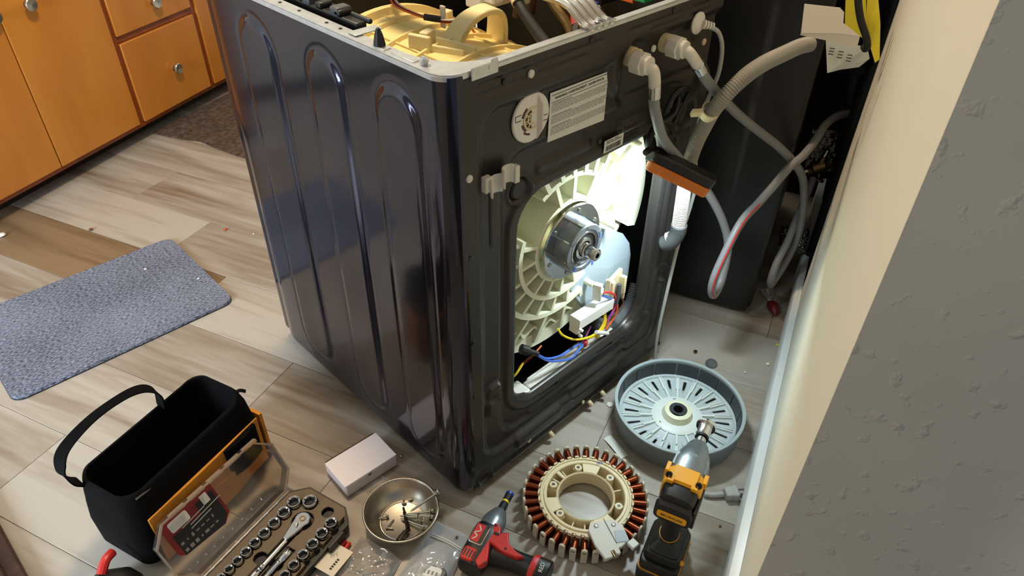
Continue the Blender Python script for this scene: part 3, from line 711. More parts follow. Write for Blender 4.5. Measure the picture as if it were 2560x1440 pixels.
# base strip, connectors and wiring seen through the opening
pn = MB(); pn.box((0.375, 0.043, 0.139), (0.290, 0.040, 0.054)); pn.box((0.34, 0.066, 0.154), (0.18, 0.010, 0.014)); pn.box((0.200, 0.048, 0.147), (0.046, 0.044, 0.060))
pn.build('base_strip', M['white'], wm, bevel=0.005)
hb_ = MB(); mx = frame((0.437, 0.046, 0.262), (0.120, 0, -0.006), (0, -0.5, 1)); hb_.box((0, 0, 0), (0.122, 0.030, 0.028), mx); hb_.box((-0.055, 0.0, -0.020), (0.016, 0.024, 0.016), mx)
for k in (-1, 1): hb_.tube([(-0.058, -0.014, -0.02+0.008*k), (-0.058, -0.024, -0.02+0.008*k)], 0.004, 8, 0, mx=mx)
hb_.build('harness_holder', M['white'], wm, bevel=0.003)
h2 = MB(); h2.box((0.444, 0.042, 0.318), (0.012, 0.02, 0.045), rot=0.4); h2.box((0.449, 0.038, 0.318), (0.016, 0.012, 0.014), rot=0.4)
h2.build('plug_housing', M['white'], wm, bevel=0.002)
h3 = MB(); h3.box((0.515, 0.05, 0.304), (0.060, 0.010, 0.045), rot=0.2); h3.box((0.492, 0.044, 0.300), (0.010, 0.022, 0.045), rot=0.2); h3.box((0.536, 0.044, 0.290), (0.010, 0.022, 0.050), rot=0.2); h3.box((0.54, 0.04, 0.262), (0.006, 0.01, 0.03), rot=0.5)
h3.build('plug_housing', M['ivory'], wm, bevel=0.002)
MB().tube([(0.515, 0.036, 0.305), (0.513, 0.034, 0.275), (0.512, 0.036, 0.25)], 0.006, 8).build('wire_sleeve', M['capdk'], wm)
for c, p in (('wred', [(.452, .036, .314), (.475, .034, .304), (.500, .034, .282), (.510, .036, .252), (.505, .038, .225), (.485, .040, .196), (.462, .05, .178)]),
             ('wblue', [(.454, .038, .304), (.472, .036, .292), (.492, .036, .272), (.512, .038, .25)]),
             ('wviolet', [(.513, .036, .252), (.508, .036, .232), (.487, .038, .208), (.470, .04, .190)]),
             ('worange', [(.516, .036, .255), (.520, .036, .225), (.512, .038, .200), (.490, .04, .180)]),
             ('brown', [(.530, .040, .26), (.542, .036, .235), (.528, .036, .215), (.505, .04, .21)]),
             ('ylw', [(.474, .038, .240), (.470, .034, .215), (.450, .034, .198), (.415, .036, .202), (.372, .038, .222), (.335, .042, .255), (.325, .05, .275)]),
             ('ylw', [(.478, .038, .238), (.476, .034, .210), (.455, .034, .192), (.420, .036, .196)]),
             ('wblue', [(.252, .046, .252), (.280, .038, .224), (.320, .036, .206), (.352, .038, .200), (.385, .038, .198), (.405, .04, .188)]),
             ('wblue', [(.252, .046, .250), (.285, .036, .215), (.330, .034, .188), (.362, .034, .174), (.385, .036, .180), (.405, .038, .186)]),
             ('wviolet', [(.405, .04, .19), (.425, .044, .205), (.44, .048, .215)]),
             ('ylw', [(.185, .06, .205), (.20, .052, .222), (.225, .056, .235)]), ('copper', [(.215, .06, .225), (.250, .054, .240), (.285, .06, .243)])):
    MB().tube(p, 0.0026, 7).build('wire', M[c], wm)
MB().tube([(0.226, 0.064, 0.270), (0.244, 0.052, 0.258), (0.258, 0.044, 0.248)], 0.008, 10, rf=lambda i, n: 0.011 if i < n*0.35 else 0.006).build('heater_boot', M['blackrub'], wm)
MB().box((0.412, 0.038, 0.185), (0.012, 0.010, 0.016), rot=0.3).build('spade_terminal', M['wred'], wm, bevel=0.002)
MB().box((0.425, 0.055, 0.205), (0.024, 0.020, 0.016), rot=0.3).build('terminal_block', M['black'], wm, bevel=0.002)
MB().tube([(0.442, 0.032, 0.205), (0.466, 0.030, 0.190), (0.490, 0.032, 0.170)], 0.005, 8).build('cable_tie', M['white'], wm)
MB().box((0.452, 0.034, 0.188), (0.010, 0.006, 0.012)).build('wire_flag', M['ylw'], wm)
def corr(i, n): return 0
cm = MB(); cm.tube([(0.505, 0.085, 0.155), (0.54, 0.072, 0.145), (0.585, 0.066, 0.148), (0.625, 0.066, 0.170), (0.655, 0.075, 0.21)], 0.02, 16, 20, step=0.0028, rf=lambda i, n: 0.020 if i % 2 else 0.0168)
cm.build('sump_hose', M['hose'], wm, smooth=80)
# round white transit-bolt cover with a vertical vane, labels, clips, plugs
vc = Vector((0.1765, 0.0112, 0.829)); vm_ = along(vc, (0, -1, 0)) @ Matrix.Rotation(PI, 4, 'Z')
vo = MB().lathe([(0.0, -0.001), (0.0385, -0.001), (0.0405, 0.0), (0.0405, 0.0025), (0.0385, 0.004), (0.0, 0.004)], 48, vm_).build('vent_cover', M['white'], wm)
def arcbar(mb, r0, r1, a0, a1, y, t): 
    R = []
    for k in range(9):
        A = math.radians(a0+(a1-a0)*k/8); c, s_ = math.cos(A), math.sin(A)
        R.append([(vc.x+r0*c, y, vc.z+r0*s_), (vc.x+r1*c, y, vc.z+r1*s_), (vc.x+r1*c, y-t, vc.z+r1*s_), (vc.x+r0*c, y-t, vc.z+r0*s_)])
    mb.rings(R, True, True, True)
vs = MB()
for r0, r1, a0, a1 in ((0.0105, 0.0165, 95, 150), (0.0105, 0.0165, 160, 205), (0.0105, 0.0165, 215, 268), (0.003, 0.0085, 100, 260), (0.0195, 0.0235, 120, 165), (0.0195, 0.0235, 195, 235), (0.019, 0.024, 18, 50), (0.024, 0.0275, 228, 262),): arcbar(vs, r0, r1, a0, a1, vc.y-0.0036, 0.0008)
for a in (165, -15):
    A = math.radians(a); 
    for dz in (-0.0045, 0.0045): vs.box((vc.x+0.0305*math.cos(A), vc.y-0.004, vc.z+0.0305*math.sin(A)+dz), (0.012, 0.0008, 0.0012))
    vs.box((vc.x+0.0368*math.cos(A)*(1 if a > 0 else 0.68), vc.y-0.004, vc.z+0.031*math.sin(A)), (0.0012, 0.0008, 0.009))
vs.build('vent_slot', M['brown'], vo)
vn = MB(); vn.add([(vc.x+0.012, vc.y-0.003, vc.z+0.036), (vc.x+0.012, vc.y-0.003, vc.z-0.040), (vc.x+0.016, vc.y-0.012, vc.z-0.022), (vc.x+0.016, vc.y-0.012, vc.z+0.020), (vc.x+0.0155, vc.y-0.003, vc.z+0.036), (vc.x+0.0155, vc.y-0.003, vc.z-0.040), (vc.x+0.019, vc.y-0.012, vc.z-0.022), (vc.x+0.019, vc.y-0.012, vc.z+0.020)],
    [(0, 1, 2, 3), (7, 6, 5, 4), (0, 3, 7, 4), (1, 5, 6, 2), (3, 2, 6, 7), (0, 4, 5, 1)]); vn.build('vane', M['offwhite'], vo, bevel=0.001)
vg = MB()
for r0, r1 in ((0.0085, 0.0105), (0.0165, 0.0190)): arcbar(vg, r0, r1, 60, 300, vc.y-0.0045, 0.0015)
for a in (130, 175, 225): 
    A = math.radians(a); vg.tube([(vc.x+0.002*math.cos(A), vc.y-0.005, vc.z+0.002*math.sin(A)), (vc.x+0.0185*math.cos(A+.25), vc.y-0.005, vc.z+0.0185*math.sin(A+.25))], 0.001, 6, 0)
vg.build('vent_grille', M['ivory'], vo)
YL = 0.0108
lb = MB(); lb.prism([(0.208, 0.795), (0.351, 0.786), (0.355, 0.868), (0.212, 0.873)] if False else [(0.219, 0.772), (0.3635, 0.7655), (0.3635, 0.8535), (0.2205, 0.856)], 0, 0.0006, mx=Matrix(((1, 0, 0, 0), (0, 0, -1, YL), (0, 1, 0, 0), (0, 0, 0, 1))))
lbo = lb.build('warning_label', M['paperw'], wm, smooth=0)
TX = Matrix(((1, 0, 0, 0), (0, 0, -1, 0), (0, 1, 0, 0), (0, 0, 0, 1)))
def rear_text(body, size, m, parent, x, y, z, ax='CENTER', name='print'):
    mm_ = TX.copy(); mm_.translation = (x, y, z); return text(name, body, size, m, parent, None, matrix=mm_, ax=ax)
rear_text('WARNING / AVERTISSEMENT / ADVERTENCIA', 0.0059, M['ink'], lbo, 0.292, YL-0.0009, 0.8445)
fp = MB(); fp.box((0.292, YL-0.0008, 0.8505), (0.136, 0.0002, 0.0010)); fp.box((0.292, YL-0.0008, 0.8385), (0.136, 0.0002, 0.0008)); fp.build('rule', M['ink'], lbo)
fp = MB(); rnd = random.Random(3)
for z0 in (0.835, 0.815, 0.796):
    fp.box((0.250, YL-0.0008, z0), (0.046, 0.0002, 0.0013))
    for k in range(5):
        x = 0.2245
        while x < 0.358:
            l = rnd.uniform(0.004, 0.012); fp.box((x+l/2, YL-0.0008, z0-0.0026-0.0026*k), (l, 0.0002, 0.0009)); x += l+0.0015
fp.build('fine_print', M['inkgrey'], lbo)
bl = MB().box((0.400, YL-0.0003, 0.709), (0.055, 0.0006, 0.0245)).build('serial_label', M['paperw'], wm)
bm_ = MB(); x = 0.378
while x < 0.420:
    l = rnd.choice((0.0006, 0.001, 0.0016)); bm_.box((x+l/2, YL-0.0008, 0.7045), (l, 0.0002, 0.010)); x += l+rnd.choice((0.0007, 0.0011))
for k, (a, b2) in enumerate(((0.378, 0.397), (0.400, 0.412), (0.378, 0.390), (0.392, 0.421))): bm_.box(((a+b2)/2, YL-0.0008, 0.7180-0.0035*(k//2)), (b2-a, 0.0002, 0.0014))
bm_.build('barcode', M['ink'], bl)
# spring clip for the drain hose, left of the opening
kc = MB()
for cx, a0, a1 in ((0.088, 180, 330), (0.112, 30, 190)):
    R = []
    for k in range(15):
        A = math.radians(a0+(a1-a0)*k/14); c, s_ = math.cos(A), math.sin(A)
        R.append([(cx+r*c, -0.010-r*s_*(1 if cx < .1 else -1)*0.9-0.004, z+(0.006 if cx > .1 else -.002)) for r, z in ((0.013, 0.737), (0.016, 0.737), (0.016, 0.769), (0.013, 0.769))])
    kc.rings(R, True, True, True)
kc.box((0.072, -0.002, 0.757), (0.014, 0.012, 0.026)); kc.box((0.130, -0.006, 0.755), (0.010, 0.010, 0.030)); kc.box((0.10, 0.004, 0.753), (0.05, 0.008, 0.012))
kc.build('hose_clip', M['offwhite'], wm, bevel=0.002)
for x, z, m in ((0.165, 0.905, 'offwhite'), (0.039, 0.778, 'offwhite'), (0.636, 0.842, 'ivory'), (0.389, 0.842, 'white'), (0.488, 0.862, 'white'), (0.194, 0.056, 'ivory'), (0.378, 0.040, 'ivory')):
    MB().lathe([(0.0065, 0), (0.006, 0.003), (0.0, 0.0045)], 14, along((x, 0.0125 if 0.38 < x < 0.62 and z > .8 else 0.0015, z), (0.1, -1, 0))).build('plug', M[m], wm)
for x, z in ((0.111, 0.907), (0.037, 0.632), (0.039, 0.446), (0.037, 0.309), (0.345, 0.735), (0.30, 0.924), (0.52, 0.924)):
    MB().lathe([(0.0055, 0), (0.005, 0.0025), (0.0, 0.003)], 12, along((x, 0.0022, z), (0, -1, 0))).build('screw_plug', M['black'], wm)
for x in (0.262, 0.40, 0.447):
    pb = MB(); pb.tube([(x, 0.006, 0.030), (x, -0.003, 0.027), (x+0.003, -0.008, 0.019)], 0.0055, 8); pb.build('base_peg', M['ivory'], wm)
for x, z, r in ((0.163, 0.702, 0.019), (0.093, 0.272, 0.018), (0.648, 0.286, 0.018)):
    MB().lathe([(0, 0.004), (r*0.8, 0.004), (r, 0.001), (r, -0.004)], 24, along((x, 0.021, z), (0, -1, 0))).build('knockout_cap', M['black'], wm)
# folding hose bracket (black) at the right of the rear
hb2 = MB(); pts = [(0.531, 0.000, 0.705), (0.546, -0.006, 0.757), (0.566, -0.010, 0.770), (0.598, -0.010, 0.763), (0.604, -0.004, 0.748), (0.578, 0.0, 0.695)]
hb2.tube(pts, 0.0055, 8, 5); hb2.tube([(0.545, -0.002, 0.735), (0.575, 0.006, 0.722), (0.592, -0.002, 0.733)], 0.004, 8, 4)
hb2.build('hose_bracket', M['black'], wm)
# inlet valves' threaded necks and the cord's strain relief
for x, z in ((0.418, 0.866), (0.520, 0.865)):
    MB().lathe([(0.017, 0.0), (0.017, 0.012), (0.015, 0.012), (0.015, 0.016), (0.0165, 0.018), (0.0165, 0.021), (0, 0.021)], 24, along((x, 0.014, z), (0, -1, 0))).build('inlet_neck', M['ivory'], wm)
# ------------------------------------------------------------------ second machine (dryer) behind, side towards us
dr = thing('dryer', 'black dryer standing by the wall behind the washing machine', 'dryer', RU(0.892, -0.438, 0), RA)
# local x = away from us along the wall, local y = away from the right-hand wall
def dr_place(s, z, h): return (-h, s, z)
dy = np.concatenate([[0.012, 0.02], np.arange(0.03, 0.70, 0.006), [0.708]]); dz = np.concatenate([[0.022], np.arange(0.03, 0.985, 0.008)])
def dr_h(y, z):
    h = np.zeros_like(y)
    for y0, y1 in ((0.11, 0.30), (0.36, 0.55)):
        d = sd_rr(y, z, y0, 0.06, y1, 0.93, 0.09); h = h + 0.004*step(d+0.009, 0.016)
    return h
sheet(dy, dz, dr_place, dr_h).build('side_panel', M['dryer'], dr, smooth=60)
db = MB(); db.box((0.346, 0.36, 0.503), (0.680, 0.716, 0.960)); db.build('cabinet_body', M['dryer'], dr, bevel=0.014, seg=3)
MB().box((0.346, 0.36, 0.992), (0.69, 0.72, 0.03)).build('top_plate', M['steelpaint'], dr, bevel=0.008)
for x in (0.06, 0.62):
    for y in (0.06, 0.66): MB().lathe([(0, 0), (0.02, 0), (0.02, 0.012), (0.012, 0.024), (0, 0.024)], 16, Matrix.Translation((x, y, 0))).build('foot', M['blackrub'], dr)

# ------------------------------------------------------------------ hoses and cords
def hexnut(mb, mx, r, l, chamfer=0.002):
    R = []
    for z, k in ((0, 0.88), (chamfer, 1), (l-chamfer, 1), (l, 0.86)): R.append([(r*k*math.cos(PI*j/4), r*k*math.sin(PI*j/4), z) for j in range(8)])
    mb.rings(R, True, True, True, mx)
def inlet(name, label, x, z, path, elbow, m=M['hose'], stripe=False):
    t = thing(name, label, 'hose', (x, 0, z))
    O = Vector((x, 0, z)); loc = lambda p: Vector(p) - O
    nb = MB(); hexnut(nb, along((0, -0.006, 0), (0, -1, 0)), 0.0205, 0.024); nb.lathe([(0.0165, 0), (0.0155, 0.008), (0.0, 0.010)], 20, along((0, -0.030, 0), (0, -1, 0)))
    nb.build('coupling_nut', M['offwhite'], t, smooth=25)
    e = MB(); e.tube([loc(p) for p in elbow], 0.0105, 14, 6); e.build('elbow', M['offwhite'], t)
    d = (Vector(elbow[-1]) - Vector(elbow[-2])).normalized(); q = loc(elbow[-1])
    MB().lathe([(0.0110, -0.004), (0.0122, -0.003), (0.0122, 0.018), (0.0110, 0.019)], 20, along(q, d)).build('crimp_ferrule', M['steel'], t)
    MB().tube([q] + [loc(p) for p in path], 0.0098, 14, 8).build('hose_tube', m, t, smooth=60)
    return t
h1 = inlet('inlet_hose', 'grey rubber inlet hose from the nearer valve, looping low in front of the dryer', 0.410, 0.864,
    [(0.424, -0.046, 0.806), (0.440, -0.046, 0.768), (0.482, -0.043, 0.706), (0.565, -0.035, 0.632), (0.640, -0.036, 0.565), (0.712, -0.040, 0.490), (0.765, -0.056, 0.410), (0.785, -0.074, 0.340), (0.770, -0.086, 0.260), (0.735, -0.096, 0.238), (0.712, -0.099, 0.244),
     (0.697, -0.100, 0.280), (0.708, -0.100, 0.330), (0.764, -0.100, 0.422), (0.830, -0.099, 0.446), (0.884, -0.102, 0.473), (0.939, -0.105, 0.504), (0.985, -0.112, 0.522), (1.044, -0.106, 0.537), (1.106, -0.096, 0.554), (1.171, -0.094, 0.556), (1.235, -0.104, 0.549)],
    [(0.410, -0.032, 0.862), (0.416, -0.042, 0.856), (0.4195, -0.0455, 0.840), (0.421, -0.046, 0.826)])
h2 = inlet('inlet_hose', 'grey inlet hose from the farther valve, running straight down behind the drain hose', 0.513, 0.866,
    [(0.571, -0.050, 0.807), (0.645, -0.050, 0.747), (0.755, -0.046, 0.670), (0.850, -0.056, 0.604), (0.915, -0.074, 0.556), (0.975, -0.096, 0.502), (1.030, -0.104, 0.448), (1.070, -0.104, 0.395), (1.088, -0.112, 0.329), (1.092, -0.118, 0.256), (1.080, -0.115, 0.181), (1.052, -0.108, 0.118), (1.026, -0.110, 0.112), (1.006, -0.114, 0.146), (1.020, -0.112, 0.198), (1.052, -0.110, 0.238), (1.110, -0.096, 0.288), (1.170, -0.080, 0.322), (1.215, -0.068, 0.352)],
    [(0.513, -0.032, 0.866), (0.518, -0.042, 0.862), (0.528, -0.048, 0.850), (0.543, -0.050, 0.834)])
st = MB(); st.tube([Vector(p)-Vector((0.410, 0, 0.864)) for p in ((0.712, -0.109, 0.238), (0.689, -0.108, 0.275), (0.698, -0.1085, 0.334), (0.757, -0.1085, 0.428), (0.826, -0.108, 0.453))], 0.0016, 6)
st.build('red_stripe', M['red'], h1)
dh = thing('drain_hose', 'ribbed grey drain hose clipped to the washer and rising to the right', 'hose', (0.62, -0.03, 0.43))
O = Vector((0.62, -0.03, 0.43))
path = [(0.613, -0.012, 0.408), (0.617, -0.028, 0.43), (0.613, -0.030, 0.50), (0.606, -0.032, 0.585), (0.610, -0.036, 0.645), (0.611, -0.050, 0.700), (0.606, -0.066, 0.740), (0.612, -0.084, 0.775), (0.640, -0.096, 0.802), (0.690, -0.102, 0.815), (0.752, -0.108, 0.820), (0.800, -0.113, 0.823), (0.835, -0.119, 0.822)]
P = [Vector(p)-O for p in path]
MB().tube(P, 0.0155, 16, 14, step=0.0023, rf=lambda i, n: 0.0154 if i % 2 else 0.0128).build('ribbed_tube', M['drain'], dh, smooth=80)
MB().tube([Vector(p)-O for p in ((0.612, -0.004, 0.392), (0.614, -0.02, 0.405), (0.617, -0.030, 0.432), (0.614, -0.032, 0.455))], 0.0178, 16, 6).build('rubber_cuff', M['cuff'], dh)
ck = MB(); q = Vector((0.606, -0.056, 0.728)) - O; mx = along(q, Vector((-0.3, -0.42, 0.75)))
ck.lathe([(0.0158, -0.009), (0.0182, -0.009), (0.0182, 0.009), (0.0158, 0.009)], 24, mx, loop=True); ck.box((-0.026, 0.0, 0), (0.020, 0.008, 0.017), mx); ck.lathe([(0, 0.010), (0.003, 0.010), (0.003, 0.008)], 10, mx)
ck.build('hose_clamp', M['ivory'], dh, smooth=30)
pc = thing('power_cord', 'pale grey power cord hanging down the rear right edge of the washer', 'cord', (0.604, 0, 0.884))
O = Vector((0.604, 0, 0.884))
MB().lathe([(0, -0.001), (0.020, -0.001), (0.020, 0.002), (0.014, 0.006), (0.010, 0.008), (0.0, 0.008)], 28, along((0, 0.001, 0), (0, -1, 0))).build('strain_plate', M['white'], pc)
sr = MB()
for k in range(4): sr.lathe([(0.0085-0.0008*k, 0), (0.0085-0.0008*k, 0.0032), (0.0055, 0.0034)], 16, along(Vector((0.004, -0.008, -0.001)) + Vector((0.005, -0.0030, -0.0012))*k, (0.75, -0.5, -0.25)), True)
sr.build('strain_boot', M['white'], pc)
path = [(0.612, -0.012, 0.880), (0.634, -0.026, 0.868), (0.650, -0.032, 0.835), (0.655, -0.032, 0.785), (0.640, -0.030, 0.742), (0.628, -0.026, 0.695), (0.648, -0.020, 0.61), (0.672, -0.020, 0.53), (0.676, -0.016, 0.47), (0.662, -0.012, 0.37), (0.652, -0.012, 0.25), (0.645, -0.012, 0.10), (0.646, -0.020, 0.012), (0.630, -0.06, 0.0052), (0.56, -0.13, 0.0052), (0.49, -0.24, 0.0052), (0.40, -0.33, 0.0052)]
MB().tube([Vector(p)-O for p in path], 0.0042, 10, 8).build('cord_cable', M['cord'], pc)
pg = MB(); pg.tube([Vector(p)-O for p in ((0.392, -0.338, 0.0065), (0.402, -0.352, 0.007), (0.420, -0.368, 0.0085))], 0.007, 10, 4, rf=lambda i, n: 0.0055 + 0.0012*(i % 2))
pg.build('plug_boot', M['cord'], pc)
pm = frame(Vector((0.4305, -0.3785, 0.0115))-O, (0.77, -0.63, 0))
pb = MB(); pb.box((0, 0, 0), (0.026, 0.026, 0.020), pm); pb.box((0.010, 0, 0), (0.012, 0.030, 0.022), pm); pb.build('plug_body', M['cord'], pc, bevel=0.003)
pn_ = MB(); pn_.box((0.024, 0.006, 0.003), (0.018, 0.0015, 0.006), pm); pn_.box((0.024, -0.006, 0.003), (0.018, 0.0015, 0.006), pm); pn_.lathe([(0.0024, 0), (0.0024, 0.018), (0, 0.02)], 10, pm @ along((0.016, 0, -0.005), (1, 0, 0))); pn_.build('plug_pin', M['nickel'], pc)

# ------------------------------------------------------------------ LED work light hung on the hose bracket
wl = thing('work_light', 'black and orange LED work light hanging at the washer opening', 'work light', LED_C)
bx = LED_A; bz = -LED_N; bz = (bz - bx*bz.dot(bx)).normalized(); by = bz.cross(bx)
WL = Matrix((bx, by, bz)).transposed().to_4x4()        # local x along the bar, local z away from the lens
hd = MB(); hd.prism(roundrect(-0.066, -0.017, 0.066, 0.017, 0.008, 4), 0.006, 0.026, WL); hdo = hd.build('lamp_body', M['black'], wl, bevel=0.003)
og = MB(); og.prism(roundrect(-0.065, -0.018, 0.065, 0.018, 0.009, 4), -0.015, 0.006, WL)
for k in (-0.035, 0.0, 0.035): og.box((k, 0, -0.0045), (0.012, 0.0385, 0.017), WL)
og.build('lamp_shell', M['orange'], wl, bevel=0.002)
MB().prism(roundrect(-0.054, -0.012, 0.054, 0.012, 0.004, 3), -0.0160, -0.0148, WL).build('led_lens', M['led'], wl)
hk2 = MB(); C0 = LED_C
hk2.tube([Vector(p)-C0 for p in ((0.484, -0.012, 0.668), (0.484, -0.010, 0.695), (0.500, -0.008, 0.715), (0.530, -0.010, 0.722), (0.552, -0.012, 0.730), (0.566, -0.006, 0.752), (0.570, 0.004, 0.760))], 0.008, 8, 5, flat=0.6)
hk2.box(tuple(WL @ Vector((-0.064, 0, 0.014))), (0.022, 0.022, 0.026)); hk2.lathe([(0.006, -0.016), (0.006, 0.016), (0, 0.016)], 12, along(Vector((0.480, -0.014, 0.676))-C0, (1, 0.2, 0)), True)
hk2.build('hook_arm', M['black'], wl, bevel=0.003)
l = area('work_light_beam', LED_C + LED_N*0.0175, LED_N, 0.105, 0.022, 3.8, (0.78, 0.95, 1.0))
l.rotation_euler = (Matrix((bx, -by, -bz)).transposed() @ Matrix.Rotation(0, 3, 'Z')).to_euler() if False else Matrix((bx, by, bz)).transposed().to_euler()

# ------------------------------------------------------------------ things in the gap behind the dryer
def cardpts(pts, name, m, parent, O, solid=0.0012):
    c = MB(); c.add([Vector(p)-O for p in pts], [tuple(range(len(pts)))]); return c.build(name, m, parent, smooth=0, solid=solid)
O = RU(0.635, -0.44, .88)
ev = thing('envelope', 'cream envelope lying over the grey drain hose near the wall', 'envelope', O)
cardpts([RU(0.630, -0.3855, 0.9235), RU(0.630, -0.445, 0.925), RU(0.630, -0.454, 0.9185), RU(0.630, -0.458, 0.900), RU(0.630, -0.491, 0.882), RU(0.630, -0.455, 0.882), RU(0.630, -0.3925, 0.873)], 'front_sheet', M['paper'], ev, O)
cardpts([RU(0.6305, -0.3925, 0.8728), RU(0.6305, -0.455, 0.8818), RU(0.6305, -0.491, 0.8818), RU(0.636, -0.4925, 0.858), RU(0.636, -0.443, 0.864), RU(0.636, -0.3915, 0.867)], 'flap', M['paper'], ev, O)
O = RU(0.80, -0.51, .83)
yc_ = thing('yellow_card', 'folded yellow energy card between envelope and wall', 'card', O)
cardpts([RU(0.79, -0.446, .915), RU(0.79, -0.462, .852), RU(0.795, -0.500, .830), RU(0.80, -0.514, .812), RU(0.795, -0.482, .915)], 'card_leaf', M['yellow'], yc_, O, 0.0008)
cardpts([RU(0.812, -0.484, .915), RU(0.808, -0.503, .840), RU(0.80, -0.538, .784), RU(0.80, -0.544, .792), RU(0.806, -0.525, .858), RU(0.812, -0.508, .900)], 'card_leaf', M['yellow'], yc_, O, 0.0008)
O = RU(0.80, -0.48, .78)
nt_ = thing('paper_note', 'crumpled white receipt with small print hanging below the envelope', 'note', O)
cardpts([RU(0.80, -0.435, .815), RU(0.80, -0.515, .812), RU(0.802, -0.526, .790), RU(0.808, -0.512, .768), RU(0.810, -0.478, .756), RU(0.804, -0.456, .747)], 'note_sheet', M['paperw'], nt_, O, 0.0008)
npm = MB()
for k in range(9): npm.box(tuple(RU(0.7985, -0.452-0.018*(k % 3), .800-0.006*(k // 3)-.004*(k % 3))-O), (0.0006, 0.010, 0.0016), rot=RA)
npm.build('print', M['ink'], nt_)
O = RU(0.74, -0.50, .85)
ck = thing('black_cable', 'thick black cable hanging over the yellow card', 'cable', O)
MB().tube([RU(0.745, -0.462, .95)-O, RU(0.74, -0.472, .913)-O, RU(0.74, -0.487, .878)-O, RU(0.74, -0.504, .851)-O, RU(0.742, -0.512, .833)-O, RU(0.750, -0.511, .824)-O, RU(0.77, -0.508, .82)-O], 0.0068, 10).build('cable_sheath', M['blackrub'], ck)
bp_ = thing('supply_pipe', 'black insulated water pipes in the recess beside the wall end', 'pipe', RU(1.1, -0.56, 0)); O = RU(1.1, -0.56, 0)
for pts, r in (([(1.06, -0.56, .70), (1.07, -0.555, .60), (1.10, -0.556, .50), (1.12, -0.552, .46)], .022), ([(1.10, -0.52, .66), (1.12, -0.53, .58), (1.13, -0.56, .50), (1.13, -0.56, .3), (1.13, -0.56, .002)], .02), ([(1.20, -0.56, .62), (1.16, -0.53, .56), (1.15, -0.50, .50)], .014), ([(1.02, -0.545, .95), (1.05, -0.56, .80), (1.06, -0.56, .70)], .02)):
    MB().tube([RU(*p)-O for p in pts], r, 12).build('pipe', M['blackrub'], bp_)
MB().tube([RU(1.06, -.52, .88)-O, RU(1.12, -.56, .86)-O], 0.016, 12, 8, step=0.004, rf=lambda i, n: .017 if i % 2 else .014).build('flexible_conduit', M['black'], bp_)
wvv = thing('stop_valve', 'old brass water stop valve low in the recess behind the dryer', 'valve', RU(1.14, -0.505, 0.375))
vm2 = MB(); vm2.lathe([(0, -.03), (.012, -.03), (.014, -.02), (.018, -.015), (.018, .015), (.014, .02), (.012, .03), (0, .03)], 16, along((0, 0, 0), (-.45, .62, -.4))); vm2.lathe([(0, 0), (.013, 0), (.012, .03), (0, .03)], 14, along((0, 0, 0), (.2, -.1, .9))); vm2.build('valve_body', M['brass'], wvv)
MB().lathe([(.0, 0), (.0095, 0), (.0095, .022), (0, .022)], 14, along((-.014, .02, -.014), (-.45, .62, -.4))).build('hose_ferrule', M['nickel'], wvv)
MB().lathe([(.0, 0), (.008, 0), (.008, .02), (0, .02)], 14, along((.006, -.003, .03), (.2, -.1, .9))).build('pipe_sleeve', M['steel'], wvv)
hw = MB(); hw.lathe([(.010, -.003), (.014, -.003), (.014, .003), (.010, .003)], 16, along((.0, -.01, -.035), (-.3, .2, -.9)), loop=True); hw.tube([(0, 0, 0), (0, -.01, -.035)], .004, 8, 0); hw.build('valve_handle', M['brass'], wvv)
def foil(name, label, c, d, r, L, m=M['foil']):
    t = MB(); rn = random.Random(int(r*1e4)); R = []; dv = Vector(d).normalized(); a = dv.orthogonal().normalized(); b_ = dv.cross(a)
    for i in range(26):
        s_ = i/25; R.append([Vector(c) + dv*(L*(s_-.5)) + (a*math.cos(2*PI*k/28)+b_*math.sin(2*PI*k/28))*(r*(1 + .05*(i % 2) + rn.uniform(-.09, .09))) for k in range(28)])
    t.rings(R, True, True, True); return tag(t.build(name, m, smooth=15), label, 'duct')
foil('foil_duct', 'crumpled foil dryer duct on the floor behind the dryer corner', RU(1.115, -0.497, .150), (.6, .3, .5), .036, .06)
foil('foil_duct', 'crumpled pale foil duct end behind the grey hoses and brass valve', RU(1.31, -0.500, .345), (.5, .3, 1), .044, .11)
# ------------------------------------------------------------------ motor rotor on the floor
RC = Vector((0.514, -0.176, 0))
ro = thing('motor_rotor', 'grey direct-drive rotor cup lying open side up near the wall', 'rotor', RC + Vector((0, 0, 0.0085)), 0.25)
MB().lathe([(0.136, 0.004), (0.1425, 0.004), (0.146, 0.008), (0.1495, 0.058), (0.1495, 0.064), (0.144, 0.064), (0.1425, 0.060), (0.1395, 0.024), (0.136, 0.022)], 120, loop=True).build('rim_wall', M['rotor'], ro, smooth=50)
MB().lathe([(0.1428, 0.0615), (0.1502, 0.0615), (0.1502, 0.0655), (0.1428, 0.0655)], 120, loop=True).build('rim_band', M['rotorrim'], ro, smooth=40)
NM = 16; mgm = None
for k in range(NM):
    a0, a1 = 2*PI*k/NM + 0.012, 2*PI*(k+1)/NM - 0.012
    if mgm is None:
        R = []
        for j in range(9):
            A = a0 + (a1-a0)*j/8; c, s_ = math.cos(A), math.sin(A); R.append([(r*c, r*s_, z) for r, z in ((.1365, .023), (.1400, .058), (.1432, .058), (.1400, .023))])
        q = MB().rings(R, True, True, True).build('magnet', M['magnet'], ro, smooth=30); mgm = q
    else:
        q = mgm.copy(); COL.objects.link(q); q.rotation_euler = (0, 0, 2*PI*k/NM)
